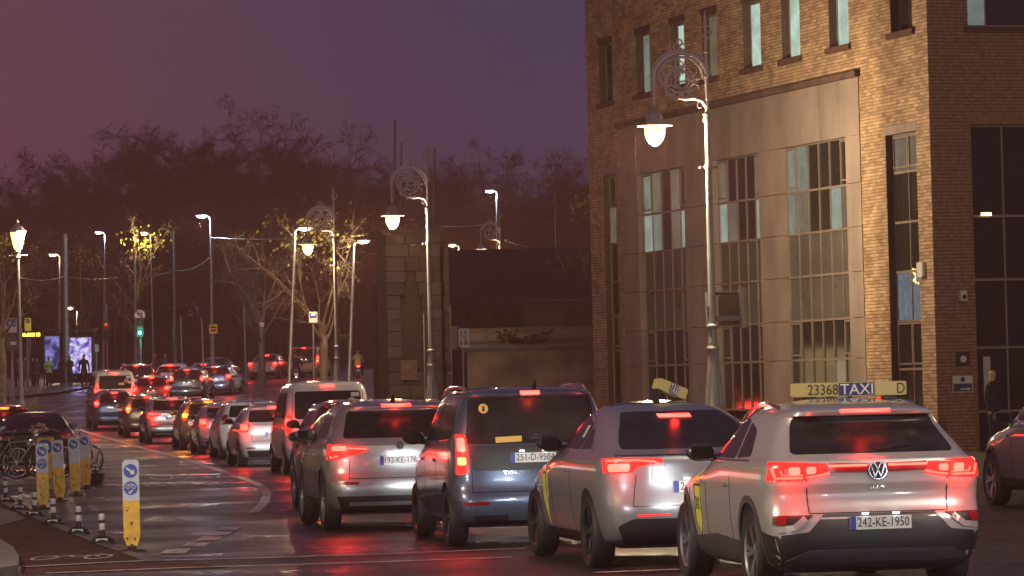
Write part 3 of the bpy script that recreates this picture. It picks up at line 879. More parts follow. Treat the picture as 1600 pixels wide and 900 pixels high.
def plate(body, s, z, x=0.0, w=.52, h=.11):
    p = body.rear_pt(x, z, 0); y = min(body.rear_pt(x + d, z + e).y for d in (-w / 2, 0, w / 2) for e in (-h / 2, h / 2)) - .014
    b = MB().box(x - w / 2, x + w / 2, y, y + .012, z - h / 2, z + h / 2)
    body.add('number_plate', b, M_PLATE, False)
    body.add('plate_band', MB().box(x - w / 2, x - w / 2 + .05, y - .002, y - .0005, z - h / 2, z + h / 2), M_PLATEBLUE, False, 'number_plate')
    if s:
        me = text_mesh(s, .1, .0006, M_INK).copy()
        xs = [v.co.x for v in me.vertices]; ys = [v.co.y for v in me.vertices]
        me.transform(Matrix.Translation((x + .022, y - .002, z)) @ Matrix.Rotation(math.pi / 2, 4, 'X') @ Matrix.Diagonal(((w - .085) / (max(xs) - min(xs)), .076 / (max(ys) - min(ys)), 1, 1)))
        body.add('plate_characters', me, None, False, 'number_plate')
    for dx in (-.13, .13):
        body.add('plate_lamp', MB().cbox((x + dx, y - .004, z + h / 2 + .022), .05, .02, .012), M_PLATELAMP, False)
    return y
def wall_text(body, s, x, z, h, M, name='badge', sx=1.0):
    p = min(body.rear_pt(x + d, z).y for d in (-.1, 0, .1)) - .004
    me = text_mesh(s, h, .001, M, sx).copy(); me.transform(Matrix.Translation((x, p, z)) @ Matrix.Rotation(math.pi / 2, 4, 'X'))
    body.add(name, me, None, False)
def put_car(name, label, body, loc, rz, brake=True, spill=1.0, beam=0.0, pitch=0.0, paintm=None, group='cars queuing on the road', dark=False, spokes=5, tails=None, cat='car', swap=None):
    S = body.S
    t = thing(name, label, cat, loc, rz, group); t.rotation_euler = (pitch, 0, rz)
    if not hasattr(body, 'me'): body.me = body.shell(S['paint'])
    o = link('body', body.me, t)
    def fix(o):
        for sl in o.material_slots:
            if paintm is not None and sl.material == S['paint']: sl.link = 'OBJECT'; sl.material = paintm
            if not brake and sl.material in (M_BRAKE, M_TAIL, M_REDGLOW, M_BRAKE2): sl.link = 'OBJECT'; sl.material = M_REDLENS
            if swap and sl.material and sl.material.name in swap: k = sl.material.name; sl.link = 'OBJECT'; sl.material = swap[k]
    fix(o); last = {}
    for nm, me, sub in body.parts:
        q = link(nm, me, last.get(sub, t) if sub else t); fix(q); last[nm] = q
    hub, ty, rim = wheel_parts(S['wr'], dark, spokes)
    for yy in (S['ra'], S['fa']):
        for sx in (-1, 1):
            w = link('wheel', hub, t, (sx * (S['W'] / 2 - .125), yy, S['wr']), (0, 0, 0 if sx < 0 else math.pi))
            link('tyre', ty, w); link('rim', rim, w)
    if brake and spill:
        for (x, z, p) in S.get('spill', ()):
            pt = body.rear_pt(x, z, .13 if x else .07)
            lamp('brake_glow', 'POINT', (1, .30, .03) if (swap and M_AMBER in swap.values() and x < 0) else (1, .03, .018), p * spill * (8.5 if x else 1.4), t, pt, .10 if x else .045)
    if beam:
        for sx in (-1, 1):
            lamp('headlight_beam', 'SPOT', (.86, .93, 1), beam, t, (sx * .66, S['L'] + .06, .72), .07, (math.radians(86.5), 0, 0), (70, .9))
    return t

# ---- body shapes (z: half width / rear y / front y)
def shape(**k): return dict(k)
P_SILVERW = paint('silver_white', (.44, .43, .42)); P_GREY = paint('mid_grey', (.30, .30, .31), .5); P_BLUE = paint('slate_blue', (.080, .105, .155), .45)
P_SILVER = paint('silver', (.36, .35, .34), .6); P_WHITE = paint('white', (.62, .60, .57), 0); P_BLACK = mat('paint_black', (.012, .011, .011), .3, 0, spec=.18, rvar=.05)
P_DKGREY = paint('dark_grey', (.05, .05, .055), .5); P_BRONZE = paint('bronze', (.20, .13, .08), .6); P_RED = paint('red', (.16, .02, .02), .3); P_NIGHTBLUE = paint('night_blue', (.05, .065, .11), .4); P_STEEL = paint('steel_blue', (.10, .14, .22), .5)

# electric crossover (nearest car)
L = 4.58
SUV = shape(L=L, W=1.85, H=1.635, wr=.36, ra=.90, fa=3.66, belt=1.07, ym=2.2, dr=.03, df=.03, db=.05, paint=P_SILVERW, my=3.03,
    w=[(.20, .72), (.26, .82), (.40, .875), (.62, .905), (.80, .915), (.95, .92), (1.03, .915), (1.10, .895), (1.15, .85), (1.25, .795), (1.42, .705), (1.51, .650), (1.56, .585), (1.60, .47), (1.625, .30), (1.635, .14)],
    r=[(.20, .34), (.26, .12), (.36, .03), (.50, .0), (.66, .015), (.72, .055), (.80, .085), (.88, .085), (.92, .065), (1.00, .060), (1.10, .045), (1.135, .06), (1.17, .14), (1.30, .315), (1.45, .50), (1.50, .50), (1.515, .42), (1.545, .40), (1.575, .50), (1.61, .85), (1.625, 1.25), (1.635, 1.6)],
    f=[(.20, L - .4), (.30, L - .1), (.5, L), (.7, L - .03), (.85, L - .14), (.95, L - .45), (1.02, L - 1.05), (1.08, L - 1.2), (1.25, L - 1.58), (1.45, L - 2.05), (1.55, L - 2.4), (1.60, L - 2.65), (1.635, L - 3.0)],
    nr=5.0, LR=.48, doors=(1.62, 2.62, 3.36), handles=(1.72, 2.72), spill=((-.72, 1.05, .8), (.72, 1.05, .8), (0, 1.12, .35), (0, 1.53, .55)))
B1 = Body(SUV)
B1.patch('rear_window', rounded([(-.70, 1.185), (.70, 1.185), (.585, 1.495), (-.585, 1.495)], .05), 'rear', M_RGLASS)
B1.patch('lower_bumper', [(-.86, .52), (-.60, .55), (-.47, .69), (.47, .69), (.60, .55), (.86, .52), (.79, .27), (.68, .24), (-.68, .24), (-.79, .27)], 'rear', M_TRIM, off=.006)
B1.patch('diffuser', rounded([(-.80, .30), (-.60, .40), (.60, .40), (.80, .30), (.70, .235), (-.70, .235)], .05), 'rear', M_CLAD, off=.016)
for sx in (-1, 1):
    B1.band('bumper_blade', [(sx * .84, .57), (sx * .72, .585), (sx * .62, .66)], .05, 'rear', P_SILVERW, off=.012)
    B1.patch('corner_recess', rounded([(sx * .87, .60), (sx * .66, .61), (sx * .55, .685), (sx * .87, .685)][::sx], .02), 'rear', M_TRIM, off=.008)
    B1.patch('reflector', rounded([(sx * .855, .61), (sx * .775, .61), (sx * .765, .68), (sx * .85, .68)][::sx], .012), 'rear', M_REDLENS, off=.016)
    B1.patch('tail_light', rounded([(sx * .90, .965), (sx * .62, .975), (sx * .42, 1.045), (sx * .42, 1.105), (sx * .875, 1.125)][::sx], .02), 'rear', M_REDGLOW, off=.010)
    B1.patch('brake_lamp', rounded([(sx * .74, 1.025), (sx * .65, 1.025), (sx * .65, 1.085), (sx * .74, 1.085)][::sx], .02), 'rear', M_BRAKE, off=.016)
    B1.patch('brake_lamp', rounded([(sx * .60, 1.025), (sx * .52, 1.03), (sx * .52, 1.085), (sx * .60, 1.085)][::sx], .02), 'rear', M_BRAKE, off=.016)
    B1.band('tail_light_strip', [(sx * .86, 1.075), (sx * .84, .995), (sx * .63, .995)], .018, 'rear', M_TAIL, off=.016)
    B1.band('tail_light_strip', [(sx * .80, 1.055), (sx * .79, 1.02), (sx * .63, 1.018)], .012, 'rear', M_TAIL, off=.016)
    B1.band('tail_light_strip', [(sx * .60, .998), (sx * .54, 1.005), (sx * .41, 1.03)], .016, 'rear', M_TAIL, off=.016)
    B1.band('light_bar', [(sx * .42, 1.088), (sx * .09, 1.088)], .017, 'rear', M_BRAKE, off=.014)
    B1.band('light_bar_housing', [(sx * .42, 1.075), (sx * .08, 1.065)], .07, 'rear', M_REDGLOW if False else M_REDLENS, off=.007)
B1.band('tailgate_seam', [(-.585, .70), (-.60, .98)], .008, 'rear', M_SEAM, off=.0015); B1.band('tailgate_seam', [(.585, .70), (.60, .98)], .008, 'rear', M_SEAM, off=.0015)
B1.band('tailgate_seam', [(-.585, .70), (.585, .70)], .008, 'rear', M_SEAM, off=.0015)
B1.patch('brake_light_strip', [(-.215, 1.523), (.215, 1.523), (.215, 1.541), (-.215, 1.541)], 'rear', M_BRAKE, off=.006)
B1.band('rear_wiper', [(.03, 1.20), (.32, 1.235)], .016, 'rear', M_TRIM, off=.022, skirt=.015)
# side glass, pillars and cladding
B1.both('side_window', rounded([(1.62, 1.135), (2.58, 1.135), (2.58, 1.485), (2.1, 1.49), (1.70, 1.465)], .05), M_CGLASS)
B1.both('side_window', rounded([(2.64, 1.135), (3.22, 1.13), (2.86, 1.40), (2.64, 1.475)], .04), M_CGLASS)
B1.both('side_window', rounded([(1.06, 1.16), (1.56, 1.14), (1.62, 1.45), (1.30, 1.38)], .05), M_CGLASS)
B1.bands('window_trim', [(1.0, 1.125), (3.25, 1.115)], .018, M_CHROME, off=.004)
B1.both('bumper_corner', [(.15, .27), (.46, .25), (.475, .40), (.42, .55), (.15, .52)], M_TRIM, off=.006)
B1.both('sill_cladding', [(1.36, .22), (3.2, .22), (3.2, .42), (2.3, .47), (1.36, .44)], M_CLAD, off=.008)
for y_ in (SUV['ra'], SUV['fa']): arch_ring(B1, y_, M_CLAD, .06)
rl = MB()
for sx in (-1, 1):
    pts = []
    for i in range(11):
        y = 1.0 + 1.9 * i / 10; h, n = B1.hit(sx * (.60 - .02 * (i == 0)), y, 'top'); pts.append(h + Vector((0, 0, .045 * min(1, min(i, 10 - i) / 1.5) + .004)))
    B1.add('roof_rail', MB().tube(pts, .018, 8), M_CHROME)
# round badge with two stacked letters drawn in strokes
by = B1.rear_pt(0, 1.045).y - .012
bd = MB(); k = 28
for ra_, rb_ in ((.080, .069),):
    ring = [(ra_ * math.cos(2 * math.pi * i / k), 1.045 + ra_ * math.sin(2 * math.pi * i / k)) for i in range(k)]; inn = [(rb_ * math.cos(2 * math.pi * i / k), 1.045 + rb_ * math.sin(2 * math.pi * i / k)) for i in range(k)]
    bd.add([(x, by - .006, z) for x, z in ring + inn], [(i, (i + 1) % k, k + (i + 1) % k, k + i) for i in range(k)])
def stroke(p, q, w=.010):
    p, q = Vector(p), Vector(q); t = (q - p).normalized(); n = Vector((-t.y, t.x)) * w / 2
    bd.add([(a.x, by - .006, 1.045 + a.y) for a in (p + n, q + n, q - n, p - n)], [(0, 1, 2, 3)])
for sx in (-1, 1):
    stroke((sx * .030, .062), (sx * .003, .010)); stroke((sx * .056, .042), (sx * .026, -.055)); stroke((sx * .026, -.055), (sx * .002, -.004))
B1.add('badge', MB().lathe([(.082, -.004), (.082, .012)], 24, (0, by, 1.045), 'y'), M_TRIM); B1.add('badge_emblem', bd, M_CHROME, False, 'badge')
wall_text(B1, 'ID.4', 0, .905, .045, M_CHROME, 'model_badge', 1.6)
plate(B1, '242-KE-1950', .615)
standard(B1, P_DKGREY)
# taxi roof sign (lettering faces backwards), yellow bar
def taxi_sign(body, y, w, num, tilt=0.0, x0=0.0, txt='TAXI', tail=True, lift=.03, H_=.122, droop=0.0):
    h, n = body.hit(x0, y, 'top'); z0 = h.z + lift
    T = Matrix.Translation((x0, y, z0)) @ Matrix.Rotation(tilt, 4, 'Z') @ Matrix.Rotation(droop, 4, 'Y')
    b = MB(); b.M = T; b.prism(rounded([(-w / 2, 0), (w / 2, 0), (w / 2, H_), (-w / 2, H_)], .02), -.07, .07, 'y'); body.add('taxi_sign', b, M_TAXIY, False)
    f = MB(); f.M = T; f.box(-w * .42, -w * .30, -.05, .05, -lift - .02, 0); body.add('taxi_sign_foot', f, M_TRIM, False, 'taxi_sign')
    f = MB(); f.M = T; f.box(w * .30, w * .42, -.05, .05, -lift - .02, 0); body.add('taxi_sign_foot', f, M_TRIM, False, 'taxi_sign')
    def tx(s, x, wid, hh, M, nm):
        me = text_mesh(s, .1, .0006, M).copy(); xs = [v.co.x for v in me.vertices]; ys = [v.co.y for v in me.vertices]
        cx, cy = (max(xs) + min(xs)) / 2, (max(ys) + min(ys)) / 2
        me.transform(T @ Matrix.Translation((x, -.0735, H_ / 2)) @ Matrix.Rotation(math.pi / 2, 4, 'X') @ Matrix.Diagonal((wid / (max(xs) - min(xs)), hh / (max(ys) - min(ys)), 1, 1)) @ Matrix.Translation((-cx, -cy, 0)))
        body.add(nm, me, None, False, 'taxi_sign')
    p = MB(); p.M = T; p.box(w * (.395 - .5), w * (.715 - .5), -.072, -.0705, .006, H_ - .006); body.add('taxi_sign_panel', p, M_TAXIBLUE, False, 'taxi_sign')
    tx(txt, w * .055, w * .29, .092, M_WHITETXT, 'taxi_lettering')
    if num: tx(num, -w * .245, w * .27, .092, M_INK, 'taxi_number')
    if tail: tx('D', w * .45, .07, .092, M_INK, 'taxi_number')
    return body
taxi_sign(B1, 2.15, 1.02, '23368', 0, .30, lift=.10)
B1.add('roof_beacon_stub', MB().lathe([(.03, 0), (.028, .07), (.012, .09)], 10, (.56, 2.1, B1.hit(.56, 2.1, 'top')[0].z + .03)), M_REDGLOW)
# door sticker with shield
B1.patch('door_sticker', rounded([(2.80, 1.02), (3.12, 1.02), (3.10, .93), (3.16, .91), (3.14, .52), (2.96, .36), (2.82, .52), (2.80, .90)], .02), 'left', M_DOORSTICK, off=.003)
B1.band('sticker_print', [(3.12, .88), (2.84, .88), (2.83, .55), (2.96, .42), (3.11, .55), (3.12, .88)], .02, 'left', M_INK, off=.006)
me = text_mesh('TAXI', .16, .0005, M_INK).copy(); hh, nn = B1.hit(2.98, .7, 'left')
me.transform(Matrix.Translation((hh.x - .014, 2.98, .71)) @ Matrix.Rotation(-math.pi / 2, 4, 'Z') @ Matrix.Rotation(math.pi / 2, 4, 'X') @ Matrix.Diagonal((.58, 1.1, 1, 1))); B1.add('sticker_lettering', me, None, False)

# fastback crossover
L = 4.75
FAST = shape(L=L, W=1.92, H=1.625, wr=.36, ra=.93, fa=3.82, belt=1.10, ym=2.55, dr=.0, df=.04, db=.06, paint=P_GREY, my=3.15,
    w=[(.20, .74), (.28, .85), (.42, .90), (.65, .935), (.85, .95), (1.0, .95), (1.07, .92), (1.13, .86), (1.28, .775), (1.42, .69), (1.52, .60), (1.58, .48), (1.615, .30), (1.625, .15)],
    r=[(.20, .42), (.28, .16), (.36, .07), (.50, .01), (.60, .0), (.70, .02), (.80, .035), (.95, .03), (1.05, .02), (1.10, .03), (1.13, .12), (1.17, .25), (1.27, .50), (1.40, .85), (1.50, 1.18), (1.57, 1.50), (1.61, 1.85), (1.625, 2.3)],
    f=[(.20, L - .4), (.30, L - .1), (.5, L), (.7, L - .04), (.85, L - .2), (.95, L - .6), (1.05, L - 1.05), (1.12, L - 1.2), (1.28, L - 1.6), (1.45, L - 2.0), (1.55, L - 2.3), (1.60, L - 2.5), (1.625, L - 2.7)],
    nr=4.2, LR=.55, doors=(1.75, 2.78, 3.6), handles=(1.9, 2.9), spill=((-.74, 1.02, .9), (.74, 1.02, .9), (0, 1.46, .6)))
B2 = Body(FAST)
B2.patch('rear_window', rounded([(-.72, 1.165), (.72, 1.165), (.66, 1.30), (.50, 1.52), (-.50, 1.52), (-.66, 1.30)], .05), 'rear', M_RGLASS, grid=.05)
B2.patch('roof_glass', rounded([(-.50, 1.75), (.50, 1.75), (.52, 2.9), (-.52, 2.9)], .06), 'top', M_CGLASS)
B2.patch('lower_bumper', rounded([(-.80, .43), (-.66, .50), (.66, .50), (.80, .43), (.70, .24), (-.70, .24)], .04), 'rear', M_TRIM, off=.006)
B2.band('reflector_strip', [(-.62, .53), (-.30, .535)], .014, 'rear', M_REDGLOW, off=.008); B2.band('reflector_strip', [(.62, .53), (.30, .535)], .014, 'rear', M_REDGLOW, off=.008)
for sx in (-1, 1):
    B2.patch('tail_light', rounded([(sx * .91, .94), (sx * .66, .945), (sx * .62, 1.0), (sx * .36, 1.035), (sx * .36, 1.075), (sx * .66, 1.085), (sx * .91, 1.08)][::sx], .02), 'rear', M_REDGLOW, off=.008)
    B2.patch('brake_lamp', rounded([(sx * .87, .955), (sx * .68, .96), (sx * .68, 1.035), (sx * .87, 1.03)][::sx], .025), 'rear', M_BRAKE, off=.014)
    B2.band('tail_light_strip', [(sx * .88, 1.06), (sx * .62, 1.063), (sx * .45, 1.05), (sx * .37, 1.01)], .018, 'rear', M_AMBER if False else M_TAIL, off=.014)
B2.band('tailgate_seam', [(-.66, .62), (-.62, .93)], .008, 'rear', M_SEAM, off=.0015); B2.band('tailgate_seam', [(.66, .62), (.62, .93)], .008, 'rear', M_SEAM, off=.0015)
B2.band('tailgate_seam', [(-.66, .62), (.66, .62)], .008, 'rear', M_SEAM, off=.0015)
B2.band('brake_light_strip', [(-.165, 1.475), (.165, 1.475)], .030, 'rear', M_BRAKE, off=.008)
B2.band('tailgate_lip', [(-.80, 1.103), (.80, 1.103)], .018, 'rear', M_TRIM, off=.004)
B2.both('side_window', rounded([(1.72, 1.155), (2.74, 1.155), (2.74, 1.50), (2.2, 1.505), (1.60, 1.40)], .05), M_CGLASS)
B2.both('side_window', rounded([(2.80, 1.155), (3.42, 1.14), (2.95, 1.45), (2.80, 1.495)], .04), M_CGLASS)
B2.both('side_window', rounded([(1.16, 1.17), (1.66, 1.155), (1.55, 1.38), (1.40, 1.33)], .05), M_CGLASS)
B2.bands('window_trim', [(1.05, 1.155), (1.35, 1.34), (1.75, 1.47), (2.2, 1.525), (2.7, 1.525)], .016, M_CHROME, off=.003)
B2.both('sill_cladding', [(1.40, .22), (3.35, .22), (3.35, .34), (1.40, .34)], M_TRIM, off=.006)
plate(B2, '241-D-4417', .80)
standard(B2, M_TRIM)
taxi_sign(B2, 2.3, .34, '', .25, .22, 'TAXI', False, .10, .115, math.radians(22))
B2.patch('door_sticker', [(2.95, 1.0), (3.22, 1.0), (3.22, .62), (3.10, .36), (3.02, .62), (2.95, .66)], 'left', M_DOORSTICK, off=.003)
B2.band('sticker_print', [(3.18, .9), (3.02, .9), (3.02, .66)], .02, 'left', M_INK, off=.006)
B2.patch('window_sticker', [(1.75, 1.27), (1.83, 1.27), (1.83, 1.39), (1.75, 1.39)], 'left', M_STICKW, off=.008)

# tall people carrier
L = 4.50
MPV = shape(L=L, W=1.85, H=1.80, wr=.335, ra=.80, fa=3.55, belt=1.12, ym=2.2, dr=.01, df=.05, db=.08, paint=P_BLUE, my=2.98,
    w=[(.22, .75), (.30, .85), (.45, .89), (.65, .915), (.85, .92), (1.05, .915), (1.15, .90), (1.40, .845), (1.60, .79), (1.70, .745), (1.745, .69), (1.775, .57), (1.795, .35), (1.80, .2)],
    r=[(.22, .26), (.30, .07), (.42, .01), (.55, .0), (.62, .03), (.70, .055), (.90, .06), (1.10, .075), (1.20, .105), (1.40, .16), (1.60, .22), (1.68, .25), (1.705, .20), (1.735, .18), (1.76, .24), (1.785, .5), (1.80, .9)],
    f=[(.22, L - .3), (.32, L - .06), (.5, L), (.75, L - .03), (.9, L - .16), (1.02, L - .5), (1.10, L - .85), (1.18, L - 1.0), (1.4, L - 1.3), (1.6, L - 1.65), (1.72, L - 1.95), (1.78, L - 2.3), (1.80, L - 2.6)],
    nr=6.0, LR=.42, doors=(1.5, 2.45, 3.3), handles=(1.6, 2.6), spill=((-.80, 1.12, .8), (.80, 1.12, .8), (0, 1.72, .7)))
B3 = Body(MPV)
B3.patch('rear_window', rounded([(-.76, 1.16), (.76, 1.16), (.70, 1.68), (-.70, 1.68)], .06), 'rear', M_RGLASS)
B3.patch('tailgate_panel', rounded([(-.68, .86), (.68, .86), (.74, 1.145), (-.74, 1.145)], .03), 'rear', M_TRIM, off=.006)
B3.patch('lower_bumper', rounded([(-.70, .36), (.70, .36), (.66, .25), (-.66, .25)], .03), 'rear', M_TRIM, off=.006)
B3.patch('tow_flap', rounded([(-.30, .30), (.30, .30), (.30, .58), (-.30, .58)], .01), 'rear', P_BLUE, off=.008)
B3.bands('roof_gutter', [(.4, 1.73), (2.9, 1.74)], .02, M_TRIM)
for sx in (-1, 1):
    B3.patch('tail_light', rounded([(sx * .87, .82), (sx * .73, .84), (sx * .75, 1.26), (sx * .855, 1.28)][::sx], .02), 'rear', M_REDGLOW, off=.010)
    B3.patch('brake_lamp', rounded([(sx * .85, 1.08), (sx * .76, 1.08), (sx * .77, 1.24), (sx * .84, 1.24)][::sx], .03), 'rear', M_BRAKE, off=.016)
    B3.patch('indicator_lamp', rounded([(sx * .85, .93), (sx * .76, .93), (sx * .76, 1.02), (sx * .85, 1.02)][::sx], .02), 'rear', mat('amber_tail_lit', (.8, .2, .05), .3, emit=(1, .16, .04), es=4), off=.016)
    B3.patch('reflector_strip', rounded([(sx * .82, .47), (sx * .52, .48), (sx * .52, .515), (sx * .82, .51)][::sx], .01), 'rear', M_REDLENS, off=.010)
B3.band('tailgate_seam', [(-.70, .62), (-.70, 1.1)], .008, 'rear', M_SEAM, off=.0015); B3.band('tailgate_seam', [(.70, .62), (.70, 1.1)], .008, 'rear', M_SEAM, off=.0015)
B3.band('tailgate_seam', [(-.70, .62), (.70, .62)], .01, 'rear', M_SEAM, off=.0015)
B3.patch('brake_light_strip', rounded([(-.11, 1.712), (.11, 1.712), (.11, 1.745), (-.11, 1.745)], .01), 'rear', M_BRAKE, off=.008)
B3.both('side_window', rounded([(1.52, 1.19), (2.42, 1.19), (2.42, 1.64), (1.52, 1.63)], .06), M_CGLASS)
B3.both('side_window', rounded([(2.50, 1.19), (3.25, 1.19), (2.90, 1.52), (2.75, 1.63), (2.50, 1.64)], .05), M_CGLASS)
B3.both('side_window', rounded([(.42, 1.22), (1.44, 1.19), (1.44, 1.63), (.50, 1.60)], .06), M_CGLASS)
for sx in (-1, 1):
    pts = []
    for i in range(11):
        y = .45 + 2.2 * i / 10; h, n = B3.hit(sx * .68, y, 'top'); pts.append(h + Vector((0, 0, .055 * min(1, min(i, 10 - i) / 1.2) + .004)))
    B3.add('roof_rail', MB().tube(pts, .020, 8), M_CHROME)
ob = B3.rear_pt(0, 1.20).y - .012
B3.add('badge', MB().lathe([(.001, -.008), (.05, -.006), (.055, .01)], 20, (0, 0, 0), 'y').mesh('badge', M_CHROME, True), None)
B3.parts[-1][1].transform(Matrix.Translation((.03, ob, 1.235)) @ Matrix.Diagonal((1.55, 1, .62, 1)))
wall_text(B3, 'TOURNEO', -.12, .835, .05, M_CHROME, 'model_badge', 1.9)
plate(B3, '251-D-9504', 1.0)
B3.patch('window_sticker', [(-.42, 1.17), (-.12, 1.18), (-.12, 1.245), (-.42, 1.235)], 'rear', M_STICKY, off=.008)
k = [(-.535 + .055 * math.cos(2 * math.pi * i / 16), 1.56 + .055 * math.sin(2 * math.pi * i / 16)) for i in range(16)]
B3.patch('round_sticker', k, 'rear', M_STICKY, off=.008)
B3.patch('sticker_symbol', [(-.55, 1.53), (-.52, 1.53), (-.525, 1.585), (-.545, 1.585)], 'rear', M_INK, off=.011)
B3.add('roof_antenna', MB().tube([(.1, .5, 1.78), (.1, .42, 1.87), (.1, .40, 1.88)], [.03, .012, .005], 8), M_TRIM)
standard(B3, M_TRIM)

# boxier family suv
L = 4.70
SUV2 = shape(L=L, W=1.88, H=1.68, wr=.365, ra=.92, fa=3.71, belt=1.12, ym=2.3, dr=.03, df=.05, db=.06, paint=P_SILVER, my=3.1,
    w=[(.22, .74), (.30, .85), (.45, .90), (.65, .925), (.85, .935), (1.0, .935), (1.10, .92), (1.17, .88), (1.35, .81), (1.50, .74), (1.58, .68), (1.62, .60), (1.655, .45), (1.675, .28), (1.68, .15)],
    r=[(.22, .34), (.30, .10), (.42, .02), (.55, .0), (.66, .02), (.72, .06), (.80, .08), (.95, .085), (1.08, .07), (1.14, .10), (1.25, .19), (1.40, .31), (1.54, .42), (1.565, .42), (1.58, .33), (1.61, .31), (1.635, .42), (1.66, .8), (1.68, 1.3)],
    f=[(.22, L - .35), (.32, L - .08), (.5, L), (.75, L - .03), (.9, L - .15), (1.0, L - .5), (1.08, L - 1.05), (1.15, L - 1.2), (1.35, L - 1.55), (1.5, L - 1.9), (1.6, L - 2.2), (1.65, L - 2.5), (1.68, L - 2.9)],
    nr=5.2, LR=.46, doors=(1.62, 2.65, 3.45), handles=(1.75, 2.75), spill=((-.72, 1.05, .9), (.72, 1.05, .9), (0, 1.58, .7)))
B4 = Body(SUV2)
B4.patch('rear_window', rounded([(-.72, 1.19), (.72, 1.19), (.62, 1.54), (-.62, 1.54)], .05), 'rear', M_RGLASS)
B4.patch('lower_bumper', rounded([(-.82, .46), (.82, .46), (.74, .25), (-.74, .25)], .03), 'rear', M_TRIM, off=.006)
B4.band('bumper_strip', [(-.66, .36), (.66, .36)], .04, 'rear', P_SILVER, off=.014)
for sx in (-1, 1):
    B4.patch('tail_light', rounded([(sx * .925, .92), (sx * .80, .93), (sx * .42, 1.03), (sx * .40, 1.075), (sx * .90, 1.12)][::sx], .02), 'rear', M_REDGLOW, off=.008)
    B4.patch('brake_lamp', rounded([(sx * .86, 1.035), (sx * .68, 1.04), (sx * .68, 1.095), (sx * .86, 1.10)][::sx], .025), 'rear', M_BRAKE, off=.014)
    B4.band('tail_light_strip', [(sx * .88, .955), (sx * .78, .975)], .026, 'rear', M_TAIL, off=.014)
    B4.band('tail_light_strip', [(sx * .66, 1.07), (sx * .42, 1.055)], .022, 'rear', M_TAIL, off=.014)
    B4.patch('reflector_strip', [(sx * .80, .60), (sx * .54, .605), (sx * .54, .64), (sx * .80, .64)][::sx], 'rear', M_REDLENS, off=.008)
    for i_ in (0,):
        pts = []
        for i in range(11):
            y = .7 + 2.3 * i / 10; h, n = B4.hit(sx * .63, y, 'top'); pts.append(h + Vector((0, 0, .04 * min(1, min(i, 10 - i) / 1.5) + .004)))
        B4.add('roof_rail', MB().tube(pts, .016, 8), M_CHROME)
B4.band('tailgate_seam', [(-.66, .68), (-.64, .93)], .008, 'rear', M_SEAM, off=.0015); B4.band('tailgate_seam', [(.66, .68), (.64, .93)], .008, 'rear', M_SEAM, off=.0015)
B4.band('tailgate_seam', [(-.66, .68), (.66, .68)], .01, 'rear', M_SEAM, off=.0015)
B4.patch('brake_light_strip', [(-.19, 1.585), (.19, 1.585), (.19, 1.612), (-.19, 1.612)], 'rear', M_BRAKE, off=.008)
B4.both('side_window', rounded([(1.64, 1.18), (2.60, 1.18), (2.60, 1.55), (1.70, 1.54)], .05), M_CGLASS)
B4.both('side_window', rounded([(2.68, 1.18), (3.35, 1.17), (2.98, 1.48), (2.68, 1.55)], .04), M_CGLASS)
B4.both('side_window', rounded([(.78, 1.21), (1.56, 1.18), (1.60, 1.53), (1.0, 1.48)], .05), M_CGLASS)
B4.bands('window_trim', [(.7, 1.17), (3.4, 1.16)], .016, M_CHROME, off=.003)
B4.both('sill_cladding', [(1.40, .23), (3.25, .23), (3.25, .40), (1.40, .40)], M_TRIM, off=.006)
B4.add('badge', MB().lathe([(.001, -.010), (.045, -.008), (.05, .006)], 20, (0, B4.rear_pt(0, 1.08).y - .006, 1.085), 'y'), M_CHROME)
B4.add('badge_emblem', MB().lathe([(.001, -.012), (.03, -.0105), (.032, .006)], 12, (0, B4.rear_pt(0, 1.08).y - .006, 1.085), 'y'), M_TRIM, True, 'badge')
for y_ in (SUV2['ra'], SUV2['fa']): arch_ring(B4, y_, M_TRIM, .05)
plate(B4, '192-KE-1781', .90)
standard(B4, P_SILVER)
B4.add('roof_antenna', MB().tube([(0, .75, 1.66), (0, .62, 1.74), (0, .60, 1.745)], [.035, .012, .004], 8), M_TRIM)

# liftback (hybrid hatch): tall rounded tail
L = 4.50
HATCH = shape(L=L, W=1.77, H=1.53, wr=.32, ra=.85, fa=3.55, belt=1.0, ym=2.3, dr=.02, df=.06, db=.08, paint=P_SILVER, my=2.95,
    w=[(.18, .70), (.25, .80), (.40, .845), (.60, .875), (.80, .885), (.92, .88), (1.0, .855), (1.08, .80), (1.22, .73), (1.35, .66), (1.43, .60), (1.48, .50), (1.515, .33), (1.53, .16)],
    r=[(.18, .3), (.25, .09), (.38, .01), (.5, .0), (.64, .03), (.72, .06), (.90, .07), (1.0, .08), (1.06, .15), (1.2, .32), (1.34, .50), (1.40, .55), (1.415, .46), (1.44, .44), (1.47, .55), (1.50, .9), (1.53, 1.4)],
    f=[(.18, L - .3), (.28, L - .06), (.45, L), (.65, L - .04), (.8, L - .25), (.9, L - .7), (.98, L - 1.05), (1.06, L - 1.2), (1.22, L - 1.55), (1.36, L - 1.9), (1.45, L - 2.15), (1.50, L - 2.4), (1.53, L - 2.7)],
    nr=4.6, LR=.48, doors=(1.55, 2.5, 3.3), handles=(1.65, 2.6), spill=((-.74, .97, .9), (.74, .97, .9), (0, 1.42, .7)))
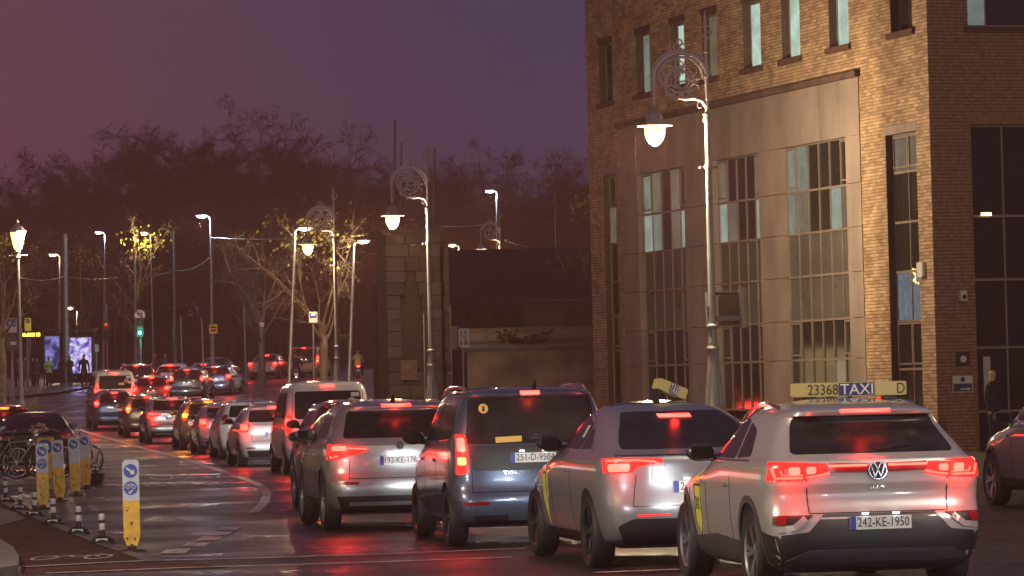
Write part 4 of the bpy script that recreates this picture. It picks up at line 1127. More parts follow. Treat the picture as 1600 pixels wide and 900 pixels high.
def generic_rear(B, lampz, lampx, chm, winz, winw, pz, num, lamp_shape='wrap', low=.40, M_br=M_BRAKE2):
    S = B.S; wl = lampx
    B.patch('rear_window', rounded([(-winw[0], winz[0]), (winw[0], winz[0]), (winw[1], winz[1]), (-winw[1], winz[1])], .06), 'rear', M_RGLASS)
    B.patch('lower_bumper', rounded([(-.72, low), (.72, low), (.66, .24), (-.66, .24)], .03), 'rear', M_TRIM, off=.006)
    for sx in (-1, 1):
        z0, z1 = lampz; wt = min(wl[1], pchip(S['w'], z1) * .955)
        B.patch('tail_light', rounded([(sx * wl[1], z0), (sx * (wl[0] + .06), z0), (sx * min(wl[0], wt - .1), z1), (sx * wt, z1)][::sx], .03), 'rear', M_REDGLOW, off=.010)
        zm = (z0 + z1) / 2; xm = (wl[0] + wl[1]) / 2
        B.patch('brake_lamp', rounded([(sx * (xm + .085), zm - .05), (sx * (xm - .075), zm - .05), (sx * (xm - .075), zm + .085), (sx * (xm + .085), zm + .085)][::sx], .03), 'rear', M_br, off=.016)
        B.patch('indicator_lamp', rounded([(sx * (xm + .06), z0 + .02), (sx * (xm - .02), z0 + .02), (sx * (xm - .02), z0 + .06), (sx * (xm + .06), z0 + .06)][::sx], .01), 'rear', M_AMBEROFF, off=.016)
        B.patch('reflector', [(sx * .74, .44), (sx * .52, .44), (sx * .52, .475), (sx * .74, .475)][::sx], 'rear', M_REDLENS, off=.008)
        B.band('tailgate_seam', [(sx * .60, .62), (sx * .60, lampz[1])], .008, 'rear', M_SEAM, off=.0015)
    B.band('tailgate_seam', [(-.60, .62), (.60, .62)], .01, 'rear', M_SEAM, off=.0015)
    B.patch('brake_light_strip', [(-.14, chm - .017), (.14, chm - .017), (.14, chm + .017), (-.14, chm + .017)], 'rear', M_br, off=.010)
    B.add('badge', MB().lathe([(.001, -.010), (.05, -.008), (.055, .006)], 16, (0, B.rear_pt(0, lampz[1] - .03).y - .006, lampz[1] - .03), 'y'), M_CHROME)
    plate(B, num, pz)
B5 = Body(HATCH)
generic_rear(B5, (.84, 1.04), (.62, .88), 1.435, (1.08, 1.37), (.66, .57), .78, '161-D-2093')
B5.both('side_window', rounded([(1.50, 1.06), (2.45, 1.06), (2.45, 1.41), (2.0, 1.42), (1.45, 1.36)], .05), M_CGLASS)
B5.both('side_window', rounded([(2.53, 1.06), (3.25, 1.05), (2.85, 1.33), (2.53, 1.41)], .04), M_CGLASS)
B5.both('side_window', rounded([(.90, 1.09), (1.44, 1.06), (1.40, 1.35), (1.15, 1.28)], .05), M_CGLASS)
standard(B5, P_SILVER)

# compact people carrier with upright tail (vertical lamps)
L = 4.45
TALL = shape(L=L, W=1.80, H=1.63, wr=.325, ra=.82, fa=3.52, belt=1.08, ym=2.2, dr=.02, df=.05, db=.08, paint=P_WHITE, my=2.95,
    w=[(.20, .72), (.28, .82), (.42, .865), (.62, .89), (.85, .895), (1.0, .89), (1.08, .865), (1.16, .82), (1.32, .755), (1.46, .69), (1.53, .63), (1.575, .53), (1.61, .35), (1.63, .18)],
    r=[(.20, .28), (.28, .08), (.40, .01), (.52, .0), (.64, .03), (.74, .06), (.95, .07), (1.08, .09), (1.16, .14), (1.32, .23), (1.46, .32), (1.50, .34), (1.515, .27), (1.545, .25), (1.575, .36), (1.605, .7), (1.63, 1.2)],
    f=[(.20, L - .3), (.3, L - .06), (.48, L), (.7, L - .04), (.86, L - .2), (.98, L - .6), (1.06, L - .95), (1.14, L - 1.1), (1.32, L - 1.42), (1.46, L - 1.75), (1.55, L - 2.0), (1.6, L - 2.3), (1.63, L - 2.6)],
    nr=5.5, LR=.42, doors=(1.5, 2.48, 3.3), handles=(1.62, 2.6), spill=((-.78, 1.14, .9), (.78, 1.14, .9), (0, 1.53, .7)))
B6 = Body(TALL)
generic_rear(B6, (.95, 1.22), (.66, .83), 1.53, (1.14, 1.46), (.655, .58), .86, '182-D-7715')
B6.both('side_window', rounded([(1.50, 1.14), (2.43, 1.14), (2.43, 1.50), (1.50, 1.49)], .05), M_CGLASS)
B6.both('side_window', rounded([(2.51, 1.14), (3.22, 1.13), (2.85, 1.42), (2.51, 1.50)], .04), M_CGLASS)
B6.both('side_window', rounded([(.60, 1.18), (1.42, 1.14), (1.42, 1.49), (.75, 1.44)], .05), M_CGLASS)
standard(B6, P_WHITE)

# panel van with glazed tailgate
L = 4.95
VAN = shape(L=L, W=1.90, H=2.02, wr=.335, ra=.90, fa=3.95, belt=1.15, ym=2.4, dr=.0, df=.06, db=.08, paint=P_WHITE, my=3.4,
    w=[(.24, .78), (.32, .88), (.48, .92), (.7, .945), (.95, .95), (1.15, .94), (1.4, .915), (1.7, .875), (1.85, .845), (1.93, .80), (1.98, .70), (2.01, .5), (2.02, .3)],
    r=[(.24, .22), (.32, .05), (.45, .0), (.58, .0), (.66, .05), (.9, .06), (1.15, .075), (1.4, .11), (1.7, .16), (1.85, .20), (1.93, .23), (1.97, .30), (2.0, .5), (2.02, .9)],
    f=[(.24, L - .25), (.34, L - .05), (.55, L), (.85, L - .03), (1.0, L - .18), (1.1, L - .55), (1.18, L - .8), (1.3, L - .95), (1.55, L - 1.25), (1.8, L - 1.6), (1.92, L - 1.85), (1.98, L - 2.1), (2.02, L - 2.5)],
    nr=8.0, LR=.55, doors=(1.3, 2.75, 3.75), handles=(2.0, 2.95), spill=((-.86, 1.12, .9), (.86, 1.12, .9), (0, 1.93, .7)))
B7 = Body(VAN)
B7.patch('rear_window', rounded([(-.74, 1.20), (.74, 1.20), (.72, 1.80), (-.72, 1.80)], .07), 'rear', M_RGLASS)
B7.patch('lower_bumper', rounded([(-.84, .56), (.84, .56), (.80, .28), (-.80, .28)], .04), 'rear', M_CLAD, off=.006)
for sx in (-1, 1):
    B7.patch('tail_light', rounded([(sx * .945, .88), (sx * .81, .88), (sx * .81, 1.28), (sx * .935, 1.28)][::sx], .02), 'rear', M_REDGLOW, off=.010)
    B7.patch('brake_lamp', rounded([(sx * .92, 1.06), (sx * .83, 1.06), (sx * .83, 1.22), (sx * .92, 1.22)][::sx], .03), 'rear', M_BRAKE2, off=.016)
    B7.band('tailgate_seam', [(sx * .79, .62), (sx * .77, 1.85)], .010, 'rear', M_SEAM, off=.0015)
B7.patch('brake_light_strip', [(-.155, 1.885), (.155, 1.885), (.155, 1.925), (-.155, 1.925)], 'rear', M_BRAKE2, off=.008)
for (x, z, r) in ((.52, 1.56, .085), (.66, 1.49, .06)):
    B7.patch('round_sticker', [(x + r * math.cos(2 * math.pi * i / 14), z + r * math.sin(2 * math.pi * i / 14)) for i in range(14)], 'rear', M_STICKW, off=.008)
B7.patch('square_sticker', [(.51, 1.67), (.69, 1.67), (.69, 1.76), (.51, 1.76)], 'rear', M_STICKW, off=.008)
B7.patch('yellow_sticker', [(.16, 1.37), (.42, 1.37), (.42, 1.48), (.16, 1.48)], 'rear', M_STICKY, off=.008)
B7.patch('sticker_centre', [(.52 + .05 * math.cos(2 * math.pi * i / 12), 1.56 + .05 * math.sin(2 * math.pi * i / 12)) for i in range(12)], 'rear', mat('red_print', (.3, .05, .05), .5), off=.011)
plate(B7, '', .78)
B7.both('side_window', rounded([(2.80, 1.22), (3.75, 1.2), (3.35, 1.62), (3.05, 1.78), (2.80, 1.78)], .06), M_CGLASS)
B7.both('side_window', rounded([(1.40, 1.22), (2.68, 1.22), (2.68, 1.78), (1.40, 1.78)], .06), M_CGLASS)
B7.both('side_window', rounded([(.32, 1.22), (1.25, 1.22), (1.25, 1.78), (.36, 1.78)], .06), M_CGLASS)
standard(B7, M_TRIM)

# saloon
L = 4.70
SALOON = shape(L=L, W=1.82, H=1.46, wr=.325, ra=1.0, fa=3.75, belt=.97, ym=2.3, dr=.01, df=.05, db=.10, paint=P_BLACK, my=3.05,
    w=[(.18, .72), (.25, .82), (.4, .87), (.6, .90), (.78, .91), (.90, .895), (.98, .86), (1.05, .79), (1.18, .72), (1.30, .65), (1.38, .58), (1.42, .48), (1.45, .3), (1.46, .15)],
    r=[(.18, .3), (.25, .09), (.38, .01), (.5, .0), (.65, .03), (.8, .05), (.92, .05), (.97, .08), (.995, .3), (1.02, .62), (1.08, .75), (1.2, .98), (1.32, 1.25), (1.40, 1.5), (1.44, 1.8), (1.46, 2.1)],
    f=[(.18, L - .3), (.28, L - .06), (.45, L), (.65, L - .04), (.8, L - .3), (.9, L - .9), (.97, L - 1.25), (1.04, L - 1.4), (1.18, L - 1.7), (1.3, L - 2.0), (1.38, L - 2.2), (1.43, L - 2.45), (1.46, L - 2.6)],
    nr=4.8, LR=.48, doors=(1.75, 2.7, 3.5), handles=(1.85, 2.8), spill=((-.72, .88, .9), (.72, .88, .9)))
B8 = Body(SALOON)
generic_rear(B8, (.80, .96), (.56, .89), 1.345, (1.06, 1.365), (.62, .52), .72, '171-D-31606')
B8.both('side_window', rounded([(1.72, 1.04), (2.65, 1.03), (2.65, 1.36), (2.2, 1.37), (1.75, 1.30)], .05), M_CGLASS)
B8.both('side_window', rounded([(2.73, 1.03), (3.4, 1.02), (2.98, 1.29), (2.73, 1.36)], .04), M_CGLASS)
standard(B8, M_TRIM)

# ---- parked and queuing, nearest first: (body, picture column of the rear centre, depth of the rear, yaw)
Rd = math.radians
def car_at(px, D, yaw): p = base(px, D); return p, Rd(yaw), math.atan((gz(D + 3.5) - gz(D + .9)) / 2.6)
def place(name, label, B, px, D, yaw, **k):
    p, rz, pt = car_at(px, D, yaw)
    if D > 80: k['spill'] = k.get('spill', 1.0) * 1.9
    return put_car(name, label, B, p, rz, pitch=pt, **k)
place('taxi', 'silver crossover taxi with full-width tail light bar, nearest in the queue', B1, 1379, 29.5, 8.8, dark=False, cat='taxi', beam=4)
place('taxi', 'grey fastback taxi with crooked yellow roof sign, second in the queue', B2, 1098, 34.6, 10.2, dark=True, cat='taxi', beam=8)
place('people_carrier', 'slate blue people carrier with tall dark rear window and chrome roof rails', B3, 838, 40.4, 9.0, beam=14, dark=True)
place('family_suv', 'silver family car with plate lamps lit, left of the blue people carrier', B4, 629, 45.6, 9.0, beam=14)
place('estate_taxi', 'silver hatchback with amber indicator flashing, tucked behind the silver family car', B5, 590, 53.0, 9.5, beam=30, swap={'brake_lamp_far': M_AMBER}, spill=.6, paintm=P_SILVER)
place('hatchback', 'dark hatchback with tall red lamps just behind the white van', B6, 562, 66.0, 9.5, beam=50, paintm=P_DKGREY)
place('panel_van', 'white panel van with round stickers on its rear window', B7, 516, 78.0, 9.0, beam=170, cat='van')
place('hatchback', 'silver hatchback lit white from behind, left of the white van', B5, 433, 87.0, 10, beam=120, paintm=paint('pale_silver', (.50, .49, .47), .3), swap={'brake_lamp_far': M_TAIL})
place('compact_people_carrier', 'white people carrier with big dark rear window and unlit tail lamps', B6, 397, 97.5, 10, beam=90, brake=False, paintm=P_WHITE, spill=0)
place('hatchback', 'silver hatchback mostly hidden behind the white people carrier', B5, 359, 106.5, 10, beam=100, paintm=P_SILVER)
place('compact_people_carrier', 'bronze people carrier with its amber left indicator blazing', B6, 328, 115.5, 10.5, beam=120, paintm=P_BRONZE, swap={'brake_lamp_far': M_AMBER}, spill=1.6)
place('family_suv', 'silver car with broad pale bumper in the middle of the queue', B4, 272, 126.5, 10.5, beam=120, paintm=P_SILVER, swap={'brake_lamp_lit': M_BRAKE2})
place('compact_people_carrier', 'bronze car with amber lower lamps behind the pale-bumpered silver car', B6, 233, 137.5, 11, beam=120, paintm=P_BRONZE, swap={'amber_lens': M_AMBER}, spill=1.3)
place('compact_people_carrier', 'dark people carrier at the head of the bend beside the long white line', B6, 181, 148.0, 12, beam=100, paintm=P_NIGHTBLUE, spill=1.6)
place('panel_van', 'white-roofed van rising above the dark people carrier at the bend', B7, 181, 163.0, 12, beam=0, paintm=P_WHITE, cat='van')
place('people_carrier', 'red-lit people carrier beyond the white-roofed van', B3, 214, 178.0, 4, beam=0, paintm=P_RED, swap={'brake_lamp_lit': M_BRAKE2}, spill=.8)
place('hatchback', 'dark hatchback with bright red lamps right of the white-roofed van', B5, 236, 169.0, 2, paintm=P_RED, spill=1.8, beam=60)
place('compact_people_carrier', 'dark tall car with red lamps between the two pale cars on the hill', B6, 292, 176.0, -3, paintm=P_DKGREY, spill=1.5, beam=60, group='cars on the hill')
place('hatchback', 'night-blue hatchback below the oncoming car on the hill', B5, 334, 182.0, -6, paintm=P_NIGHTBLUE, spill=1.2, group='cars on the hill')
place('hatchback', 'pale hatchback on the hill to the left of the blue-lit saloon', B5, 264, 186.0, -6, beam=30, paintm=P_WHITE, group='cars on the hill')
place('saloon_car', 'saloon with a red strip light on the hill left of the oncoming car', B8, 312, 188.0, -6, beam=0, paintm=P_STEEL, group='cars on the hill', swap={'brake_lamp_far': M_TAIL})
place('saloon_car', 'dark oncoming car with white headlamps on the hill', B8, 351, 196.0, 172, beam=0, paintm=P_DKGREY, group='cars on the hill', brake=False)
place('saloon_car', 'pale-bumpered saloon with two small red lamps on the hill', B8, 410, 206.0, -8, beam=0, paintm=paint('champagne', (.40, .37, .32), .4), group='cars on the hill', swap={'brake_lamp_far': M_BRAKE}, spill=.3)
place('people_carrier', 'yellow-lit vehicle with red lamps on the hill behind the motorcyclist', B3, 475, 208.0, -8, beam=0, paintm=paint('pale_yellow', (.50, .44, .30), .1), group='cars on the hill', swap={'brake_lamp_lit': M_BRAKE2}, spill=.5)
place('saloon_car', 'black saloon with unlit tail lamps behind the parked bicycles', B8, 58, 86.0, 7, brake=False, dark=True, paintm=P_BLACK, group='cars in the left lane')
place('compact_people_carrier', 'dark car with blazing amber lamp ahead of the black saloon', B6, 8, 101.0, 8, paintm=P_DKGREY, group='cars in the left lane', swap={'brake_lamp_far': M_AMBER}, spill=1.2)
place('saloon_car', 'dark car with red strip light at the far left edge', B8, -10, 124.0, 10, paintm=P_NIGHTBLUE, group='cars in the left lane', spill=.8)
# right edge: front wheel seen at column 1553
p = base(1557, 49.5); Y = Rd(9)
q = p - Vector((-math.sin(Y), math.cos(Y), 0)) * SUV2['fa'] + Vector((math.cos(Y), math.sin(Y), 0)) * (SUV2['W'] / 2 - .1)
put_car('family_suv', 'blue-grey car cut off by the right edge of the picture', B4, q, Y, paintm=P_STEEL, beam=25)
# the car behind the nearest taxi stands outside the frame; its lamps light the taxi
p = Vector((6.9, 19.6, 0)); put_car('hatchback', 'dark hatchback waiting behind the nearest taxi, just out of frame', B5, p, Rd(22), paintm=P_DKGREY, beam=26)
# unseen car added left of the camera so its strong beams brighten the bollards
p = Vector((-4.6, 13.0, 0)); put_car('hatchback', 'unseen dark car added out of frame in the left lane to light the bollards', B5, p, Rd(1), paintm=P_DKGREY, beam=650, brake=False, spill=0)

# terrace across the road, outside the left of the frame: its lit windows show in the wet car sides
tr = thing('terrace', 'row of dark buildings with warm lit windows outside the left of the frame', 'building', (-24, 0, 0), 0)
MB().box(-9, 0, -25, 122, -.2, 13).build('wall', M_SOOT, tr)
M_WARMWIN = lit_glass('warm_lit_window', (1, .72, .32), .8, .8); M_COOLWIN = lit_glass('cool_lit_window', (.8, .9, 1), 1.0, .8)
rt = random.Random(12)
for j, (z0, z1) in enumerate(((.6, 2.9), (4.4, 6.2), (7.6, 9.3), (10.6, 12.0))):
    for i in range(30):
        y = -22 + i * 4.8; m = rt.choice((M_WARMWIN, M_WARMWIN, M_COOLWIN, M_GLASS, M_GLASS)) if j else rt.choice((M_WARMWIN, M_COOLWIN, M_GLASS))
        MB().box(.002, .05, y, y + (1.2 if j else 3.6), z0, z1).build('window', m, tr)
# ================================================================ street lamps, poles and wires
M_IRON = mat('grey_painted_iron', (.30, .30, .29), .42, .2, var=.15, vscale=4, bump=.1)
M_IRONP = mat('mauve_grey_ironwork', (.52, .44, .44), .5, .2, var=.15)
M_STEEL = mat('galvanised_steel', (.26, .26, .265), .45, .6, var=.2)
M_DKPOLE = mat('dark_pole', (.07, .065, .065), .5, .4)
M_GLOBE = mat('lit_lamp_globe', (.9, .85, .7), .3, emit=(1, .58, .17), es=2.4)
M_GLOBEW = mat('lit_white_lamp', (.9, .9, .9), .3, emit=(.85, .92, 1), es=16)
WARM, COOL = (1, .75, .45), (.80, .90, 1)
def arc(c, r, a0, a1, n=14, sq=1.0):
    return [(c[0] + r * math.cos(math.radians(a0 + (a1 - a0) * i / n)), 0, c[1] + sq * r * math.sin(math.radians(a0 + (a1 - a0) * i / n))) for i in range(n + 1)]
def spiral(c, r0, r1, a0, a1, n=22):
    out = []
    for i in range(n + 1):
        t = i / n; a = math.radians(a0 + (a1 - a0) * t); r = r0 + (r1 - r0) * t
        out.append((c[0] + r * math.cos(a), 0, c[1] + r * math.sin(a)))
    return out
class Ornate: pass
def ornate_meshes():
    O = Ornate()
    b = MB()
    b.lathe([(.30, 0), (.30, .12), (.25, .16), (.245, .55), (.27, .62), (.24, .70), (.215, 1.0), (.235, 1.08), (.20, 1.16), (.165, 1.6), (.135, 2.05), (.12, 2.35), (.15, 2.42), (.115, 2.48)], 14)
    for i in range(8):
        a = 2 * math.pi * i / 8
        b.tube([(.225 * math.cos(a), .225 * math.sin(a), .7), (.205 * math.cos(a), .205 * math.sin(a), 1.05), (.16 * math.cos(a), .16 * math.sin(a), 1.65), (.12 * math.cos(a), .12 * math.sin(a), 2.1)], [.03, .035, .025, .012], 5)
    O.base = b.mesh('base', M_IRON, True)
    O.col = MB().lathe([(.10, 2.48), (.11, 2.55), (.095, 2.60), (.093, 2.86), (.14, 2.89), (.14, 2.93), (.09, 2.97), (.08, 4.5), (.072, 6.40), (.10, 6.44), (.10, 6.50), (.068, 6.55), (.064, 7.45), (.10, 7.52), (.085, 7.60), (.10, 7.66), (.05, 7.72)], 14).mesh('column', M_IRON, True)
    b = MB(); b.tube([(-.16, 0, 6.47), (.16, 0, 6.47)], .025, 6); b.ball((-.18, 0, 6.47), .035, .035, .035, 8, 6); b.ball((.18, 0, 6.47), .035, .035, .035, 8, 6)
    O.cross = b.mesh('ladder_bar', M_IRON, True)
    # scroll bracket, drawn in the x-z plane; the lantern hangs at x=-1.18
    b = MB(); cx, cz = -.58, 8.45
    b.tube([(0, 0, 7.7), (0, 0, 9.75), (0, 0, 9.98)], [.045, .03, .006], 8)
    for z in (8.0, 8.5, 9.05, 9.4): b.ball((0, 0, z), .055, .055, .04, 8, 6)
    b.tube(arc((cx, cz), .60, 5, 178, 20), [.050] * 21, 7)
    b.tube(arc((cx, cz), .51, 0, 165, 18), [.030] * 19, 6)
    b.tube([(cx - .60, 0, cz + .02), (-1.185, 0, 8.15), (-1.18, 0, 7.85)], [.045, .04, .03], 7)
    for z in (8.32, 8.12, 7.95): b.ball((-1.182, 0, z), .05, .05, .035, 8, 6)
    b.tube(spiral((cx - .02, cz - .04), .40, .08, -60, -560, 40), [.036 - .010 * i / 40 for i in range(41)], 6)
    b.tube(spiral((cx + .06, cz + .1), .22, .04, 100, 480, 24), .022, 5)
    b.tube([(0, 0, 7.8), (-.10, 0, 7.95), (-.28, 0, 8.02), (-.50, 0, 8.0), (-.80, 0, 8.12), (-1.0, 0, 8.40), (-1.04, 0, 8.6)], [.044, .042, .04, .036, .034, .028, .018], 6)
    b.tube(spiral((-.14, 7.86), .10, .02, 0, 420, 16), .014, 5)
    b.tube([(-.02, 0, 8.4), (-.10, 0, 8.62), (-.16, 0, 8.60)], [.025, .02, .01], 6)
    b.tube([(-.02, 0, 8.9), (-.16, 0, 9.05), (-.25, 0, 8.95)], [.02, .018, .01], 6)
    # trefoil ornament on the crown of the arc
    for (dx, dz) in ((-.075, .14), (.075, .14), (0, .24)):
        b.M = Matrix.Translation((cx + dx, 0, cz + .60 + dz)); b.tube(arc((0, 0), .065, 0, 360, 10), .018, 5)
    b.M = None
    b.tube([(cx, 0, cz + .58), (cx, 0, cz + .80)], .02, 5); b.tube([(cx - .16, 0, cz + .62), (cx, 0, cz + .72), (cx + .16, 0, cz + .62)], .018, 5)
    for dx in (-.12, 0, .12): b.tube([(cx + dx * .5, 0, cz + .1), (cx + dx, 0, cz + .5)], .012, 5)
    # finial scroll at the top of the post
    b.tube(spiral((.0, 9.52), .17, .03, -90, 500, 30), [.02 - .008 * i / 30 for i in range(31)], 6)
    rr = random.Random(3)
    for i in range(16):       # cast leaves
        a = rr.uniform(0, 6.28); r = rr.uniform(.12, .45); c = (cx + r * math.cos(a), 0, cz - .02 + r * math.sin(a))
        b.ball(c, .07, .016, .045, 6, 4)
    for i in range(26):       # crockets along the outer arc
        a = math.radians(10 + 160 * i / 25); c = (cx + .67 * math.cos(a), 0, cz + .67 * math.sin(a)); b.ball(c, .035, .018, .035, 6, 4)
    for (sx0, sz0, r0, a0) in ((-.28, .18, .17, 0), (.26, .20, .15, 180), (-.22, -.26, .15, 60), (.28, -.20, .17, 200), (.0, .36, .12, 90)):
        b.tube(spiral((cx + sx0, cz + sz0), r0, .03, a0, a0 + 470, 22), [.020 - .007 * i / 22 for i in range(23)], 5)
    b.tube(arc((cx, cz), .30, 0, 360, 20), .016, 5)
    O.arm = b.mesh('scroll_bracket', M_IRONP, True)
    O.hood = MB().lathe([(.02, 7.86), (.05, 7.80), (.09, 7.74), (.17, 7.70), (.19, 7.62), (.20, 7.50), (.40, 7.44), (.40, 7.425), (.21, 7.43)], 18, (-1.18, 0, 0)).mesh('lamp_hood', M_IRON, True)
    O.globe = MB().lathe([(.21, 7.43), (.235, 7.36), (.225, 7.24), (.18, 7.12), (.11, 7.03), (.05, 6.99), (.001, 6.98)], 16, (-1.18, 0, 0)).mesh('lamp_globe', M_GLOBE, True)
    return O
ORN = ornate_meshes()
def ornate(label, p, rz, power=900, group='ornate scroll-bracket street lamps', scale=1.0, tint=None):
    t = thing('ornate_street_lamp', label, 'street lamp', p, rz, group); t.scale = (scale,) * 3
    for n, m in (('base', ORN.base), ('column', ORN.col), ('ladder_bar', ORN.cross), ('scroll_bracket', ORN.arm), ('lamp_hood', ORN.hood), ('lamp_globe', ORN.globe)): link(n, m, t)
    lamp('lamp_light', 'POINT', tint or WARM, power, t, (-1.18, 0, 6.85), .28)
    return t
def on_pave(px, D): p = base(px, D); p.z += .12; return p
LP1 = ornate('tallest ornate lamp in front of the brick building', on_pave(1119, 80), math.radians(-2), 1500)
ornate('ornate lamp in front of the dark stone tower', on_pave(677, 119), math.radians(-2), 900)
ornate('ornate lamp among the trees left of the stone tower', on_pave(529, 157), math.radians(-2), 900)
ornate('far ornate lamp above the roof of the low shed', base(786, 222), math.radians(2), 900)
ornate('ornate lamp beside the queue outside the right of the frame', Vector((11.2, 22, .12)), math.radians(8), 2000, tint=(1, .90, .76))
ornate('unseen ornate lamp added right of the frame to light the side wall', Vector((17.5, 62, .12)), math.radians(30), 900)  # added lamp, never in view, that brightens the brown side wall
ornate('ornate lamp by the cycle track outside the left of the frame', Vector((-9.5, 27, .12)), math.radians(180), 3000, tint=(1, .80, .58))
# sign frame clamped to the first lamp post
sf = thing('sign_frame', 'grey tubular sign frame clamped to the tallest ornate lamp', 'sign', LP1.location, 0)
def lp(px, py, dy=0): 
    q = at(px, py, 80 + dy); return q - LP1.location
c = MB()
c.tube([lp(1105, 457, .2), lp(1107, 512, .2)], .045, 8); c.build('upright', M_IRON, sf, True)
MB().tube([lp(1159, 450, .2), lp(1162, 512, .2)], .09, 10).build('upright', M_IRON, sf, True)
MB().tube([lp(1106, 459, .2), lp(1160, 457, .2)], .04, 8).build('crossbar', M_DKPOLE, sf, True)
MB().tube([lp(1112, 498, .2), lp(1160, 497, .2)], .06, 8).build('crossbar', M_IRON, sf, True)
a, c_ = lp(1122, 462, .3), lp(1158, 508, .3)
MB().box(a.x, c_.x, a.y, a.y + .04, c_.z, a.z).build('sign_board', M_SOOT, sf)
a = lp(1112, 480, .1); MB().cbox((a.x, a.y, a.z), .28, .12, .06).build('clamp', M_IRON, sf)

def lantern(label, px, D, top_py):
    p = base(px, D); h = at(px - 4, top_py, D).z - p.z; k = h / 9.0
    t = thing('lantern_street_lamp', label, 'street lamp', p, 0); t.scale = (k,) * 3
    MB().lathe([(.24, 0), (.22, .3), (.16, .5), (.15, 1.2), (.10, 1.4), (.075, 4), (.06, 7.3), (.12, 7.36), (.10, 7.42), (.06, 7.5), (.14, 7.62), (.05, 7.7)], 12).build('column', M_IRON, t, True)
    MB().tube([(-.4, 0, 7.45), (.4, 0, 7.45)], .03, 6).build('ladder_bar', M_IRON, t)
    MB().lathe([(.12, 7.7), (.17, 7.75), (.32, 8.4), (.30, 8.45)], 8).build('lamp_glass', M_GLOBE, t)
    MB().lathe([(.36, 8.44), (.36, 8.5), (.2, 8.68), (.10, 8.76), (.04, 8.85), (.05, 8.9), (.005, 9.0)], 8).build('lamp_cap', M_IRONP, t)
    lamp('lamp_light', 'POINT', WARM, 600, t, (.55, -.3, 8.1), .2)
lantern('glazed lantern lamp on a slim post at the far left', 34, 150, 342)
def modern(label, px_base, px_head, D, py_head, col=M_GLOBEW, light=COOL, power=350, side=-1, name='street_lamp'):
    p = base(px_base, D); hd = at(px_head, py_head, D); h = hd.z - p.z
    t = thing(name, label, 'street lamp', p, 0, 'plain street lamps')
    x = hd.x - p.x
    top_x = x - side * .35
    MB().tube([(0, 0, 0), (0, 0, .9), (0, 0, .95), (top_x * .7, 0, h * .7), (top_x, 0, h - .12)], [.12, .12, .09, .075, .055], 10).build('post', M_STEEL, t, True)
    MB().tube([(top_x, 0, h - .14), (top_x + side * .12, 0, h - .02), (x + side * .3, 0, h + .02)], [.045, .04, .03], 8).build('arm', M_STEEL, t, True)
    MB().ball((x + side * .12, 0, h + .05), .34, .16, .09, 12, 8).build('lamp_housing', M_STEEL, t, True)
    MB().ball((x + side * .12, 0, h - .03), .24, .13, .07, 12, 8).build('lamp_glass', col, t, True)
    lamp('lamp_light', 'POINT', light, power, t, (x + side * .12, -.1, h - .35), .12)
    return t
modern('plain cool-white street lamp with yellow plate low on its post', 333, 318, 188, 337, power=400)
modern('cool white lamp head high above the far ornate lamp', 776, 768, 232, 298, power=500)
modern('small bluish lamp left of the yellow-leaved tree', 162, 156, 255, 363, power=300)
modern('dim yellow lamp beside the thick pole', 92, 85, 235, 398, M_GLOBE, WARM, 250)
modern('round white lamp right of the third ornate lamp', 546, 564, 168, 377, M_GLOBE, WARM, 400, 1)
modern('small lamp glimmering beside the bus shelter', 118, 112, 225, 481, M_GLOBE, WARM, 120)
modern('swan-neck lamp just left of the third ornate lamp', 452, 472, 164, 357, M_GLOBE, WARM, 400, 1)
modern('tiny warm lamp on the hill right of the stone tower', 712, 709, 240, 383, M_GLOBE, WARM, 150)
def pole(label, px, D, py, r=.09, m=M_STEEL, pxt=None, name='pole', cat='pole', group='plain poles', z0=None):
    p = base(px, D); q = at(pxt or px - 4, py, D)
    if z0 is not None: p.z = z0
    t = thing(name, label, cat, p, 0, group)
    MB().tube([(0, 0, 0), ((q.x - p.x) * .5, 0, (q.z - p.z) * .5), (q.x - p.x, 0, q.z - p.z)], [r, r * .85, r * .7], 10).build('shaft', m, t, True)
    MB().lathe([(r * 1.5, 0), (r * 1.5, .25), (r, .3)], 10).build('base', m, t, True)
    MB().ball((q.x - p.x, 0, q.z - p.z + .03), r * .8, r * .8, r * .7, 8, 6).build('cap', m, t, True)
    return t
pole('thick grey tramway pole beside the bus shelter', 104, 196, 368, .19)
pole('slim dark pole left of the green traffic light', 195, 200, 380, .07, M_DKPOLE)
pole('grey pole carrying the no-left-turn sign above the green light', 213, 199, 390, .07)
pole('tall dark pole between the green light and the plain lamp', 274, 192, 362, .10, M_DKPOLE)
pole('short grey pole right of the tall dark pole', 286, 190, 495, .05)
pole('thin pole beside the yellow plate', 319, 186, 500, .06)
pole('bare slim pole left of the swan-neck lamp', 385, 196, 480, .06)
pole('slender grey pole behind the shelter', 128, 214, 380, .04)
pole('tall thin flagpole at the left of the stone tower', 622, 129, 188, .05, M_DKPOLE, 617, 'flagpole', 'flagpole', 'flagpoles on the stone tower', 7.0)
pole('short thin flagpole on the stone tower', 631, 129, 224, .045, M_DKPOLE, 627, 'flagpole', 'flagpole', 'flagpoles on the stone tower', 7.0)
pole('flagpole behind the second ornate lamp', 683, 129, 233, .045, M_DKPOLE, 679, 'flagpole', 'flagpole', 'flagpoles on the stone tower', 7.0)
pole('lone thin pole above the shed roof', 873, 150, 256, .05, M_DKPOLE, 868, 'flagpole', 'flagpole', 'flagpoles on the stone tower', 1.0)
pole('thin sign pole at the foot of the stone tower', 666, 120, 492, .04, M_STEEL)
